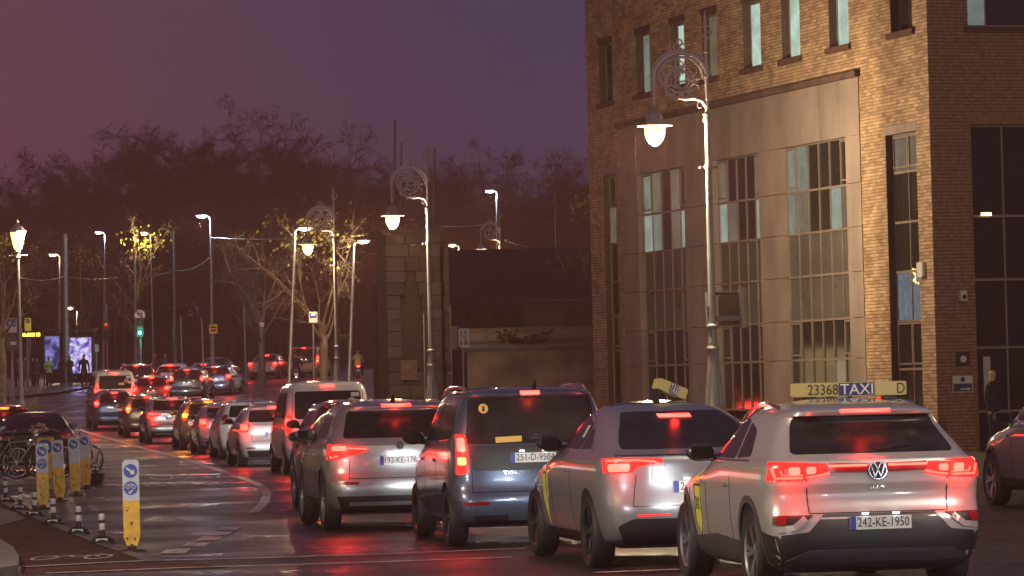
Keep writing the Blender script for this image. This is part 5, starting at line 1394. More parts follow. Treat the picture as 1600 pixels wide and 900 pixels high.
def wire(label, pts, r=.012, sag=.3):
    P = [at(*q) for q in pts]; out = []
    for a, c in zip(P, P[1:]):
        for i in range(13):
            t = i / 12; q = a.lerp(c, t); q.z -= sag * 4 * t * (1 - t); out.append(q)
    o0 = out[0].copy()
    o = MB().tube([q - o0 for q in out], r, 5).build('overhead_wire', M_STEEL, None, True, o0)
    tag(o, label, 'wire', 'overhead wires')
wire('pale wire running from the plain lamp to the lamp in the tree', [(329, 371, 188), (446, 373, 164)], .022, .05)
wire('sagging wire between the tall dark pole and the plain lamp', [(160, 433, 199), (273, 422, 192), (328, 402, 188)], .018, .25)
wire('thin wire crossing from the left lantern to the shelter pole', [(32, 434, 150), (100, 432, 196), (190, 432, 200)], .016, .15)
wire('short wire on the hill above the shed', [(690, 354, 180), (775, 347, 232)], .02, .1)
wire('wire running right from the far ornate lamp', [(788, 375, 222), (826, 386, 222)], .02, .05)

# ================================================================ traffic lights and signs
M_SIGNW = mat('sign_white', (.62, .58, .56), .5); M_SIGNB = mat('sign_blue', (.02, .06, .38), .45); M_SIGNY = mat('sign_yellow', (.75, .45, .03), .45, var=.08)
M_SIGNR = mat('sign_red', (.45, .03, .03), .5); M_GREEN = mat('green_signal', (.1, .8, .6), .3, emit=(.03, 1, .55), es=12); M_REDSIG = mat('red_signal', (.8, .1, .05), .3, emit=(1, .06, .05), es=5)
def signal(label, px, D, py, lit, name='traffic_light'):
    p = base(px, D); q = at(px - 1, py, D); h = q.z - p.z
    t = thing(name, label, 'traffic light', p, 0, 'traffic lights')
    MB().tube([(0, .12, 0), (0, .12, h + 1.2)], .055, 8).build('pole', M_STEEL, t, True)
    zt = h + (.3 if lit == 'g' else -.3)
    dz = {'g': 0, 'r': 0}[lit]; z0 = h - .22 if lit == 'g' else h - .80; z1 = z0 + 1.02
    MB().prism(rounded([(-.17, z0), (.17, z0), (.17, z1), (-.17, z1)], .05), -.1, .1, 'y').build('housing', M_BLACKP, t)
    for k, (nm, m) in enumerate((('green_lens', M_GREEN if lit == 'g' else M_BLACKP), ('amber_lens', M_BLACKP), ('red_lens', M_REDSIG if lit == 'r' else M_BLACKP))):
        zz = z0 + .22 + k * .29
        MB().lathe([(.001, -.125), (.075, -.118), (.105, -.105)], 14, (0, 0, zz), 'y').build(nm, m, t, True)
        MB().lathe([(.115, -.24), (.12, -.10)], 14, (0, 0, zz + .005), 'y').build('visor', M_BLACKP, t, True)
    if lit == 'g': lamp('signal_light', 'POINT', (.1, 1, .65), 70, t, (0, -.35, h), .1)
    else: lamp('signal_light', 'POINT', (1, .1, .06), 6, t, (0, -.35, h), .1)
    return t, h
t, h = signal('traffic light showing green under the no-left-turn sign', 221, 194, 520, 'g')
R_ = .33
z = at(219, 492, 194).z - t.location.z
MB().lathe([(R_, -.02), (R_, .0)], 24, (0, -.02, z), 'y').build('sign_disc', M_SIGNR, t)
MB().lathe([(R_ * .80, -.026), (R_ * .80, -.02)], 24, (0, -.02, z), 'y').build('sign_face', M_SIGNW, t)
a_ = MB(); a_.M = Matrix.Translation((0, -.05, z)); a_.prism([(.10, -.16), (.15, -.16), (.15, .09), (-.06, .09), (-.06, .14), (-.17, .06), (-.06, -.02), (-.06, .03), (.10, .03)], -.002, .002, 'y'); a_.build('turn_arrow', M_INK, t)
b_ = MB(); b_.M = Matrix.Translation((0, -.054, z)) @ Matrix.Rotation(Rd(45), 4, 'Y'); b_.box(-R_ * .8, R_ * .8, -.002, .0015, -.03, .03); b_.build('red_bar', M_SIGNR, t)
signal('traffic light showing red beside the bus shelter', 168, 200, 507, 'r')
def sign(name, label, px, D, py0, py1, wpx, build, pxs=None, pole_r=.04, group='signs on poles'):
    p = base(px, D); pxs = pxs or px - 2
    a, c = at(pxs, py0, D), at(pxs, py1, D); s = F_PX / D; w = wpx / s
    t = thing(name, label, 'sign', p, 0, group); x = a.x - p.x; z1, z0 = a.z - p.z, c.z - p.z
    MB().tube([(0, .05, 0), (x, .05, z1 - .02)], pole_r, 8).build('pole', M_STEEL, t, True)
    build(t, x, z0, z1, w)
    return t
def board(t, x0, x1, z0, z1, m, name='board', y=0, th=.03): return MB().prism(rounded([(x0, z0), (x1, z0), (x1, z1), (x0, z1)], .02, 2), y - th, y, 'y').build(name, m, t)
def s_yellow(t, x, z0, z1, w):
    board(t, x - w / 2, x + w / 2, z0, z1, M_SIGNY)
    text('CITY', .16, M_INK, t, (x, -.034, z0 + (z1 - z0) * .66)); text('CENTRE', .11, M_INK, t, (x, -.034, z0 + (z1 - z0) * .32))
def s_yellow_blank(t, x, z0, z1, w):
    board(t, x - w / 2, x + w / 2, z0, z1, M_SIGNY)
    for k in (.68, .34): MB().box(x - w * .36, x + w * .36, -.034, -.031, z0 + (z1 - z0) * k - .05, z0 + (z1 - z0) * k + .05).build('print', M_INK, t)
sign('plate_sign', 'small yellow plate on the plain street lamp', 335, 187.5, 507, 521, 13, s_yellow_blank, 333)
def s_bluewhite(t, x, z0, z1, w):
    board(t, x - w / 2, x + w / 2, z0, z1, M_SIGNW); zm = z0 + (z1 - z0) * .42
    MB().box(x - w * .42, x + w * .42, -.034, -.031, zm, z1 - .05).build('blue_panel', M_SIGNB, t)
    b = MB(); b.prism(rounded([(x - w * .3, zm + .1), (x + w * .3, zm + .1), (x + w * .3, zm + .24), (x - w * .2, zm + .26)], .03, 2), -.037, -.0345, 'y'); b.build('car_pictogram', M_SIGNW, t)
sign('parking_sign', 'blue and white square sign right of the third ornate lamp', 491, 160, 487, 504, 13, s_bluewhite, 489)
sign('parking_sign', 'blue and white sign above a brown board at the far left', 21, 172, 497, 520, 17, s_bluewhite, 17)
def s_brown(t, x, z0, z1, w):
    board(t, x - w / 2, x + w / 2, z0, z1, mat('brown_board', (.10, .07, .065), .5)); MB().box(x - .1, x + .18, -.034, -.031, (z0 + z1) / 2 - .1, (z0 + z1) / 2 + .05).build('print', M_SIGNW, t)
sign('notice_board', 'brown notice board below the far left parking sign', 16, 171.5, 523, 548, 20, s_brown, 19)
def s_round(t, x, z0, z1, w):
    R = w / 2; zc = (z0 + z1) / 2
    MB().lathe([(R, -.02), (R, 0)], 20, (x, 0, zc), 'y').build('disc', M_SIGNR, t); MB().lathe([(R * .78, -.026), (R * .78, -.02)], 20, (x, 0, zc), 'y').build('face', M_SIGNW, t)
    a = MB(); a.M = Matrix.Translation((x, -.03, zc)) @ Matrix.Diagonal((-R * 2.4, 1, R * 2.4, 1)); a.prism([(.08, -.16), (.13, -.16), (.13, .09), (-.06, .09), (-.06, .14), (-.17, .06), (-.06, -.02), (-.06, .03), (.08, .03)], -.002, .002, 'y'); a.build('turn_arrow', M_INK, t)
sign('round_sign', 'small round no-right-turn sign by the bare tree', 411, 194, 500, 514, 9, s_round, 409)
def s_bus(t, x, z0, z1, w):
    board(t, x - w / 2, x + w / 2, z0, z1, mat('bus_stop_yellow', (.70, .55, .05), .5, emit=(1, .8, .1), es=.12))
    MB().box(x - w * .3, x + w * .3, -.034, -.031, z0 + (z1 - z0) * .62, z0 + (z1 - z0) * .92).build('bus_panel', M_INK, t); MB().box(x - w * .2, x + w * .2, -.037, -.0345, z0 + (z1 - z0) * .68, z0 + (z1 - z0) * .86).build('bus_pictogram', M_SIGNW, t)
sign('bus_stop_flag', 'tall yellow bus stop flag beside the far left lantern post', 41, 190, 497, 517, 10, s_bus, 43)
def s_led(t, x, z0, z1, w):
    board(t, x - w / 2, x + w / 2, z0, z1, M_BLACKP, th=.15)
    m = mat('led_amber', (.8, .6, .05), .3, emit=(1, .72, .05), es=3.0)
    rr = random.Random(8); xx = x - w * .44
    while xx < x + w * .42:
        ww = rr.uniform(.05, .11); MB().box(xx, xx + ww, -.156, -.151, z0 + .08, z1 - .08 - rr.choice((0, 0, .07))).build('led_character', m, t); xx += ww + rr.choice((.02, .03, .07))
sign('bus_display', 'amber LED bus arrival display by the shelter', 40, 189, 518, 528, 28, s_led, 48)
def s_plain(t, x, z0, z1, w): board(t, x - w / 2, x + w / 2, z0, z1, M_SIGNW)
sign('street_sign', 'small pale plate on a post right of the bus shelter', 150, 196, 538, 550, 6, s_plain, 151)
# small notice frame on posts at the shed corner
def s_frame(t, x, z0, z1, w):
    f = MB()
    for k in (-.5, 0, .5): f.box(x + k * w - .02, x + k * w + .02, -.04, 0, z0, z1)
    for z in (z0, z1): f.box(x - w / 2, x + w / 2, -.045, .005, z - .02, z + .02)
    f.build('frame', M_STEEL, t); board(t, x - w / 2 - .25, x - w / 2 - .05, z0 - .1, z1 + .1, M_STONE, 'side_board')
sign('sign_frame', 'small white-barred frame at the corner of the shed', 726, 117, 514, 541, 14, s_frame, 724, group='frames')

# ================================================================ bus shelter
p = base(108, 198); p.z += .12
sh = thing('bus_shelter', 'bus shelter with glowing purple advertising panel behind waiting people', 'bus shelter', p, 0)
def sx_(px, py): q = at(px, py, 198); return q.x - p.x, q.z - p.z
x0, zt_ = sx_(66, 518); x1, _ = sx_(148, 518)
MB().box(x0, x1, -.1, 1.5, zt_, zt_ + .12).build('roof', M_DKPOLE, sh)
for xx in (x0 + .05, (x0 + x1) / 2, x1 - .05): MB().tube([(xx, 0, 0), (xx, 0, zt_)], .04, 8).build('post', M_DKPOLE, sh, True)
def screen(name, col1, col2, s, sc):
    m = mat(name, (.02, .02, .03), .2); N, L_ = m.node_tree.nodes, m.node_tree.links; pr = N['Principled BSDF']
    tc = N.new('ShaderNodeTexCoord'); nz = N.new('ShaderNodeTexNoise'); nz.inputs['Scale'].default_value = sc; nz.inputs['Detail'].default_value = 2
    cr = N.new('ShaderNodeValToRGB'); e = cr.color_ramp.elements; e[0].position = .38; e[0].color = (*col1, 1); e[1].position = .62; e[1].color = (*col2, 1)
    L_.new(tc.outputs['Object'], nz.inputs[0]); L_.new(nz.outputs[0], cr.inputs[0]); L_.new(cr.outputs[0], pr.inputs['Emission Color']); pr.inputs['Emission Strength'].default_value = s
    return m
M_SCR1 = screen('blue_poster_panel', (.03, .03, .16), (.30, .33, .9), .4, 2.6); M_SCR2 = screen('purple_poster_panel', (.10, .05, .45), (.75, .72, 1), .6, 3.4)
for (a, c, y0, y1, m) in ((70, 91, 525, 577, M_SCR1), (108, 141, 527, 583, M_SCR2)):
    xa, za = sx_(a, y1); xb, zb_ = sx_(c, y0)
    MB().box(xa - .07, xb + .07, .30, .42, za - .1, zb_ + .1).build('panel_frame', M_DKPOLE, sh); MB().box(xa, xb, .285, .298, za, zb_).build('advertising_panel', m, sh)
lamp('panel_light', 'AREA', (.45, .42, 1), 12, sh, (sx_(124, 550)[0], .2, sx_(124, 550)[1]), .5, (Rd(-90), 0, 0))
MB().box(x0 + .05, x1 - .05, 1.3, 1.33, .15, zt_ - .1).build('back_glass', mat('shelter_glass', (.02, .02, .025), .1, spec=.6), sh)
MB().box(x0 + .9, x1 - 1.2, .8, 1.1, .42, .47).build('bench', M_STEEL, sh)
# ================================================================ bollards and lane separators
M_BOLY = mat('bollard_yellow', (.78, .46, .02), .45, var=.12, vscale=12, vcol=(.55, .30, .02)); M_BOLW = mat('bollard_white_sheet', (.50, .54, .62), .4, var=.1, vscale=10)
M_DIRT = mat('scuff_marks', (.10, .07, .03), .8)
def bollard_meshes():
    w, d = .095, .045
    out = [(-w, .10), (-w * .6, 0), (w * .6, 0), (w, .10), (w, .96), (w * .75, .995), (-w * .75, .995), (-w, .96)]
    lo = [(-w, .10), (-w * .6, 0), (w * .6, 0), (w, .10), (w, .52), (-w, .52)]; up = [(-w, .521), (w, .521), (w, .955), (w * .7, .995), (-w * .7, .995), (-w, .955)]
    body = MB().prism(lo, -d, d, 'y').mesh('yellow_body', M_BOLY); top = MB().prism(up, -d, d, 'y').mesh('white_face', M_BOLW)
    foot = MB().lathe([(.17, -.07), (.16, -.05), (.05, -.03), (.05, .02)], 14).mesh('foot', M_BLACKP, True)
    def disc(zc, bike):
        b = MB(); b.lathe([(.080, -d - .004), (.080, -d)], 22, (0, 0, zc), 'y'); return b.mesh('blue_disc', M_SIGNB)
    def arrow(zc):
        b = MB(); b.M = Matrix.Translation((0, -d - .006, zc)) @ Matrix.Rotation(Rd(38), 4, 'Y') @ Matrix.Scale(.7, 4)
        b.prism([(-.085, -.017), (.02, -.017), (.02, -.055), (.09, 0), (.02, .055), (.02, .017), (-.085, .017)], -.0015, .0015, 'y'); return b.mesh('keep_arrow', M_SIGNW)
    def bike(zc):
        b = MB(); y = -d - .006
        for dx in (-.045, .045): b.M = Matrix.Translation((dx * .75, y, zc + .02)); b.tube(arc((0, 0), .022, 0, 360, 12), .006, 4)
        b.M = Matrix.Translation((0, y, zc + .02)) @ Matrix.Scale(.75, 4); b.tube([(-.045, 0, 0), (-.02, 0, .04), (.03, 0, .04), (.045, 0, 0)], .006, 4); b.tube([(-.02, 0, .04), (.0, 0, 0), (.03, 0, .04)], .006, 4)
        b.M = Matrix.Translation((0, y, zc - .04)) @ Matrix.Rotation(Rd(140), 4, 'Y') @ Matrix.Scale(.65, 4); b.prism([(-.05, -.012), (.01, -.012), (.01, -.035), (.055, 0), (.01, .035), (.01, .012), (-.05, .012)], -.0015, .0015, 'y')
        return b.mesh('cycle_symbol', M_SIGNW)
    return body, top, foot, (disc(.865, 0), arrow(.865)), (disc(.665, 1), bike(.665))
BOL = bollard_meshes()
def bollard(label, px, py, two, tilt=0.0, rz=0.0, seed=0):
    p = ground(px, py); p.z += .07
    t = thing('keep_right_bollard', label, 'bollard', p, rz, 'yellow and white keep-right bollards'); t.rotation_euler = (0, tilt, rz)
    link('yellow_body', BOL[0], t); link('white_face', BOL[1], t); link('foot', BOL[2], t)
    for n, m in zip(('blue_disc', 'keep_arrow'), BOL[3]): link(n, m, t)
    if two:
        for n, m in zip(('blue_disc', 'cycle_symbol'), BOL[4]): link(n, m, t)
    rr = random.Random(seed); b = MB()
    for i in range(5 if seed != 2 else 3):
        x, z = rr.uniform(-.08, .06), rr.uniform(.06, .46); b.box(x, x + rr.uniform(.008, .03), -.0485, -.0455, z, z + rr.uniform(.008, .05))
    if seed == 2: b.tube([(-.06, -.047, .42), (-.03, -.047, .35), (-.07, -.047, .28), (-.02, -.047, .2), (.03, -.047, .14), (.02, -.047, .08)], .005, 4); b.tube([(-.07, -.047, .74), (-.02, -.047, .62), (.02, -.047, .73), (.04, -.047, .60), (.07, -.047, .72)], .004, 4)
    o = b.build('scuff_marks', M_DIRT, t); o['kind'] = 'stuff'
bollard('nearest tall bollard with two blue discs, alone by the cycle track', 207, 863, True, 0, Rd(2), 1)
bollard('leaning bollard with two blue discs at the left of the cluster', 68, 796, True, Rd(-.5), Rd(3), 3)
bollard('bollard with scrawl and one blue disc, second in the left cluster', 94, 784, False, Rd(-2), Rd(2), 2)
bollard('bollard with one blue disc, third in the left cluster', 119, 774, False, Rd(-2), Rd(4), 4)
bollard('farthest bollard of the left cluster, half behind its neighbour', 135, 764, False, Rd(-1.5), Rd(4), 5)
# square-topped bollard with a big blue disc
p = ground(72, 757); p.z += .12
t = thing('square_bollard', 'yellow bollard with big scratched blue disc behind the left cluster', 'bollard', p, 0, 'yellow and white keep-right bollards')
MB().prism(rounded([(-.12, 0), (.12, 0), (.12, .5), (-.12, .5)], .03), -.05, .05, 'y').build('yellow_body', M_BOLY, t)
MB().prism(rounded([(-.17, .46), (.17, .46), (.17, .86), (-.17, .86)], .03), -.056, .056, 'y').build('sign_plate', M_BOLY, t)
MB().lathe([(.155, -.062), (.155, -.056)], 24, (0, 0, .66), 'y').build('blue_disc', M_SIGNB, t)
b = MB(); b.prism(rounded([(-.09, .60), (.02, .57), (.10, .62), (.06, .74), (-.02, .72), (-.10, .75)], .03), -.065, -.0622, 'y'); b.build('scratched_patch', M_SIGNW, t)
# low black and white separators along the track
M_BLKRUB = mat('black_rubber', (.02, .02, .02), .55); M_WHT = mat('white_reflective', (.62, .64, .66), .4, var=.2, vscale=20)
sep = (MB().lathe([(.035, .05), (.036, .12), (.036, .37), (.028, .40), (.001, .405)], 12).mesh('post', M_BLKRUB, True),
       MB().lathe([(.037, 0), (.0385, .002), (.0385, .078), (.037, .08)], 12).mesh('white_band', M_WHT, True),
       MB().lathe([(.15, 0), (.155, .02), (.13, .06), (.08, .085), (.036, .095), (.036, .1)], 16).mesh('rubber_base', M_BLKRUB, True),
       MB().box(-.07, .07, -.128, -.06, .035, .07).mesh('base_reflector', M_WHT))
for i, (px, py) in enumerate(((10, 785), (31.5, 797), (54, 807), (84, 820), (123, 835), (161, 850))):
    words = ('farthest black and white lane post, at the left edge', 'second farthest black and white lane post', 'third farthest lane post, left of the scrawled bollard', 'lane post in front of the scrawled bollard', 'second nearest black and white lane post', 'nearest black and white lane post beside the tall bollard')
    p = ground(px, py); t = thing('lane_separator_post', words[i], 'lane post', p, 0, 'lane separator posts'); t.rotation_euler = (Rd((i * 37) % 5 - 2), Rd((i * 53) % 6 - 3), Rd(i * 20))
    link('post', sep[0], t); link('rubber_base', sep[2], t, None, (0, 0, -Rd(i * 20))); link('base_reflector', sep[3], t, None, (0, 0, -Rd(i * 20)))
    link('white_band', sep[1], t, (0, 0, .17)); link('white_band', sep[1], t, (0, 0, .29))

# ================================================================ bicycles on the island
M_BIKE = mat('bike_frame_dark', (.03, .03, .035), .35, .3); M_BIKE2 = mat('bike_frame_pale', (.35, .32, .30), .4, .3)
def bike_meshes():
    w = MB(); R = .33
    w.tube(arc((0, 0), R, 0, 360, 26), .018, 6); tyre = w.mesh('tyre', M_TYRE, True)
    s = MB(); s.tube(arc((0, 0), R - .025, 0, 360, 26), .010, 5)
    for i in range(14):
        a = 2 * math.pi * i / 14; s.tube([(0, 0, 0), ((R - .03) * math.cos(a), 0, (R - .03) * math.sin(a))], .0035, 3)
    rim = s.mesh('spokes', M_CHROME); hub = MB().lathe([(.03, -.05), (.03, .05)], 10, axis='y').mesh('wheel', M_CHROME)
    f = MB(); A, B_, C_, D_, E_ = (-.52, 0, .33), (-.05, 0, .28), (-.20, 0, .78), (.36, 0, .80), (.52, 0, .33)
    for a, c, r in ((A, B_, .012), (A, C_, .010), (B_, C_, .016), (C_, D_, .016), (B_, D_, .018), (D_, E_, .014)): f.tube([a, c], r, 6)
    f.tube([C_, (-.23, 0, .92)], .013, 6); f.tube([D_, (.33, 0, .95)], .014, 6)
    fr = f.mesh('frame', M_BIKE, True)
    hb = MB().tube([(.22, -.28, 1.0), (.33, -.2, 1.02), (.36, 0, .98), (.33, .2, 1.02), (.22, .28, 1.0)], .013, 6).mesh('handlebar', M_CHROME, True)
    sd = MB().ball((-.24, 0, .95), .14, .07, .035, 10, 6).mesh('saddle', M_BLACKP, True)
    return hub, tyre, rim, fr, hb, sd
BK = bike_meshes()
def bicycle(label, p, rz, lean, m=None, group='bicycles parked on the island'):
    t = thing('bicycle', label, 'bicycle', p, rz, group); t.rotation_euler = (lean, 0, rz)
    for x in (-.52, .52):
        w = link('wheel', BK[0], t, (x, 0, .348)); link('tyre', BK[1], w); link('spokes', BK[2], w)
    f = link('frame', BK[3], t); link('handlebar', BK[4], t); link('saddle', BK[5], t)
    if m: f.material_slots[0].link = 'OBJECT'; f.material_slots[0].material = m
    return t
def isl_p(px, D): p = base(px, D); p.z += .12; return p
bk = bicycle('leftmost parked bicycle with a pink flower basket', isl_p(28, 74.4), Rd(30), Rd(6), M_BIKE2)
b = MB(); rr = random.Random(4)
for i in range(26):
    b.ball((.42 + rr.uniform(-.16, .16), rr.uniform(-.14, .14), 1.02 + rr.uniform(-.06, .12)), .05, .045, .035, 6, 4)
b.build('flower_basket', mat('pink_flowers', (.55, .30, .27), .7, var=.3, vscale=10), bk)
bicycle('dark bicycle leaning behind the scrawled bollard', isl_p(62, 74.8), Rd(-14), Rd(-7), M_BIKE)
bicycle('dark bicycle at the right end of the parked row', isl_p(100, 75.2), Rd(24), Rd(5), M_BIKE)
bicycle('half-hidden bicycle at the left picture edge', isl_p(2, 75.5), Rd(-25), Rd(4), M_BIKE)
# white flower tub at the island's end
t = thing('flower_planter', 'low planter of white flowers at the tip of the island', 'planter', isl_p(148, 73.5), 0)
t.location.z -= .12
MB().lathe([(.16, 0), (.22, .22), (.2, .23)], 12).build('tub', M_BLACKP, t, True)
b = MB(); c = MB()
for i in range(30):
    a = rr.uniform(0, 6.28); r = rr.uniform(0, .22); z = .3 + rr.uniform(0, .5)
    c.tube([(0, 0, .2), (r * math.cos(a), r * math.sin(a), z)], .006, 3)
    b.ball((r * math.cos(a), r * math.sin(a), z), .03, .03, .022, 5, 4)
b.build('flowers', mat('white_petals', (.6, .58, .55), .7), t); c.build('stems', mat('stems', (.05, .07, .03), .8), t)

# ================================================================ stone tower, sheds and walls on the right
M_TSTONE = [mat('tower_stone_%d' % k, c, .9, var=.3, vscale=2, bump=.35, bscale=12) for k, c in enumerate(((.046, .032, .027), (.032, .023, .020), (.058, .042, .035)))]
p = base(652, 126); tw = thing('stone_tower', 'dark square stone gate tower with pointed niche', 'tower', p, Rd(12))
TW, TH = 1.95, hpx(362, 652, 126) - p.z
MB().box(-TW / 2 + .06, TW / 2 - .06, .40, 2.4, 0, TH - .1).build('core', M_TSTONE[1], tw)
rs = random.Random(11); cp = {}
def stone_obj(x0, x1, y, z0, z1, dep, parent, nm='stone_block'):
    me = MB().box(x0 + .012, x1 - .012, y - dep, y + .41, z0 + .012, z1 - .012).mesh(nm, rs.choice(M_TSTONE)); return link(nm, me, parent)
z = 0; row = 0
NX0, NX1, NZ0, NZ1 = -.48, .30, 2.5, 6.1
while z < TH - .2:
    h_ = rs.uniform(.38, .52); h_ = min(h_, TH - z); x = -TW / 2
    while x < TW / 2 - .02:
        w = min(rs.uniform(.45, .85), TW / 2 - x); 
        if TW / 2 - x - w < .25: w = TW / 2 - x
        segs = [(x, x + w)]
        zc = z + h_ / 2
        if NZ0 < zc < NZ1:
            k = 1 if zc < 4.6 else max(0, (NZ1 - zc) / (NZ1 - 4.6)) ** .6
            a, c = (NX0 + NX1) / 2 - (NX1 - NX0) / 2 * k, (NX0 + NX1) / 2 + (NX1 - NX0) / 2 * k
            ns = []
            for (q0, q1) in segs:
                if q1 <= a or q0 >= c: ns.append((q0, q1))
                else:
                    if q0 < a - .05: ns.append((q0, a))
                    if q1 > c + .05: ns.append((c, q1))
            segs = ns
        for (q0, q1) in segs: stone_obj(q0, q1, 0, z, z + h_, rs.uniform(.0, .035), tw)
        x += w
    z += h_; row += 1
# flank towards the right
MB().box(TW / 2 - .05, TW / 2 + .38, .92, 2.6, 0, TH - .35).build('flank', M_TSTONE[0], tw)
z = 0
while z < TH - .5:
    h_ = rs.uniform(.4, .55)
    x = TW / 2
    for (a, c) in ((TW / 2 + .0, TW / 2 + rs.uniform(.15, .25)), ):
        stone_obj(a, c, .5, z, min(z + h_, TH - .4), .02, tw); stone_obj(c, TW / 2 + .4, .5, z, min(z + h_, TH - .4), .02, tw)
    z += h_
MB().box(-TW / 2 - .15, TW / 2 + .15, -.15, 2.5, TH - .1, TH + .12).build('coping', M_TSTONE[1], tw)
MB().box(-.55, .05, -.12, .02, 2.05, 2.75).build('notice_board', M_SOOT, tw)
# rubble wall left of the tower
p = base(585, 134); rw = thing('stone_wall', 'dark ivy-stained stone wall left of the tower', 'wall', p, Rd(10))
MB().box(.15, 1.2, .42, 1.0, 0, 5.6).build('core', M_TSTONE[1], rw)
z = 0
while z < 5.4:
    h_ = rs.uniform(.4, .6); x = .15
    while x < 1.18:
        w = min(rs.uniform(.5, 1.1), 1.2 - x); stone_obj(x, x + w, 0, z, min(z + h_, 5.6), rs.uniform(.01, .05), rw); x += w
    z += h_
# sheds between tower and office building
M_SHEDW = mat('rendered_wall', (.48, .36, .22), .9, var=.35, vscale=.6, vcol=(.15, .10, .06), bump=.2, bscale=12); M_SLATE = mat('slate_roof', (.014, .011, .011), .6, var=.3, vscale=2); M_SHEET = mat('sheet_roof', (.045, .036, .030), .9, spec=.08, var=.35, vscale=.8)
p = base(820, 118); shd = thing('low_shed', 'low lean-to shed with sloping sheet roof and buff front wall', 'shed', p, Rd(2))
def shx(px, py, D): q = at(px, py, D); return q.x - p.x, q.z - p.z
xa, zw = shx(730, 548, 118); xb, _ = shx(935, 548, 118); _, zr_ = shx(820, 514, 122)
MB().box(xa, xb + 4, 0, .3, 0, zw).build('front_wall', M_SHEDW, shd)
n_s = 9
for k in range(n_s):
    a = xa - .2 + (xb + 4.2 - xa) * k / n_s; c = xa - .2 + (xb + 4.2 - xa) * (k + 1) / n_s - .012
    MB().add([(a, -.08, zw + .01), (c, -.08, zw + .01), (c, 4, zr_), (a, 4, zr_), (a, -.08, zw + .07), (c, -.08, zw + .07), (c, 4, zr_ + .06), (a, 4, zr_ + .06)], [(0, 3, 2, 1), (4, 5, 6, 7), (0, 1, 5, 4), (1, 2, 6, 5), (2, 3, 7, 6), (3, 0, 4, 7)]).build('roof_sheet', M_SHEET, shd)
MB().box(xa - .25, xb + 4.2, -.15, -.09, zw - .06, zw + .06).build('gutter', M_DKPOLE, shd)
for k in range(4): 
    x = xa + (xb - xa) * (k + .6) / 4; MB().box(x, x + .06, -.03, 0, .1, zw - .06).build('pilaster', M_SHEDW, shd)
# scrubby bush on the roof edge
p2 = at(820, 545, 119); bu = thing('shrub', 'straggly shrub hanging over the edge of the shed roof', 'shrub', p2, 0)
b = MB(); c = MB()
for i in range(260):
    a = rr.uniform(0, 6.28); e_ = rr.uniform(-.6, 1.2); l_ = rr.uniform(.3, .95); d = Vector((math.cos(a), .5 * math.sin(a), math.sin(e_) * .8)) * l_
    b.tube([(0, 0, 0), d * .6, d + Vector((0, 0, -.1))], [.014, .009, .004], 3, False)
    for k in range(5):
        q = d * rr.uniform(.5, 1.1); n_ = Vector((rr.uniform(-1, 1), rr.uniform(-1, 1), rr.uniform(-1, 1))).normalized(); u = n_.orthogonal().normalized() * .07; v_ = n_.cross(u).normalized() * .05
        c.add([q - u, q + v_, q + u, q - v_], [(0, 1, 2, 3)])
b.build('stems', mat('bark_dark', (.06, .04, .03), .9), bu, fix=False); c.build('leaves', mat('dull_leaves', (.035, .030, .018), .9), bu, fix=False)
p = base(820, 138); hs = thing('long_house', 'long low house with black roof behind the shed', 'house', p, Rd(2))
def hx(px, py, D=138): q = at(px, py, D); return q.x - p.x, q.z - p.z
xa, ze = hx(704, 472); xb, _ = hx(960, 472); _, zt2 = hx(820, 388, 142)
MB().box(xa, xb + 3, 0, 6, 0, ze).build('wall', mat('dark_render', (.06, .048, .042), .85, var=.25, vscale=.7), hs)
MB().add([(xa - .2, -.3, ze), (xb + 3, -.3, ze), (xb + 3, 4, zt2), (xa - .2, 4, zt2), (xb + 3, 8, ze), (xa - .2, 8, ze), (xa - .2, -.3, ze - .12), (xb + 3, -.3, ze - .12)], [(0, 1, 2, 3), (3, 2, 4, 5), (0, 3, 5), (1, 4, 2), (6, 7, 1, 0)]).build('roof', M_SLATE, hs)
for (a, c) in ((722, 748), (768, 796), (800, 818), (878, 898), (902, 922)):
    u0, v0 = hx(a, 515); u1, v1 = hx(c, 480)
    w = MB()
    for q in ((u0, u0 + .07, v0, v1), (u1 - .07, u1, v0, v1), ((u0 + u1) / 2 - .03, (u0 + u1) / 2 + .03, v0, v1), (u0 + .07, u1 - .07, v1 - .07, v1), (u0 + .07, u1 - .07, v0, v0 + .07)): w.box(q[0], q[1], -.07, -.002, q[2], q[3])
    o = w.build('window', M_SHEET, hs); MB().box(u0 + .03, u1 - .03, -.03, -.015, v0 + .03, v1 - .03).build('pane', mat('dusty_pane', (.02, .018, .018), .5, spec=.2), o)
# long park wall far behind
pw = thing('park_wall', 'long low stone wall below the far trees', 'wall', (0, 300, gz(300)), 0)
z = 0
M_PW = mat('park_wall_stone', (.09, .065, .05), .9, var=.4, vscale=.6, bump=.4, bscale=3)
for k in range(22):
    MB().box(-75 + k * 6, -75 + k * 6 + 5.97, 0, .6, -.5, 4.2 + (k % 3) * .02).build('wall_bay', M_PW, pw)
MB().box(-75, 57, -.08, .68, 4.25, 4.45).build('coping', M_PW, pw)

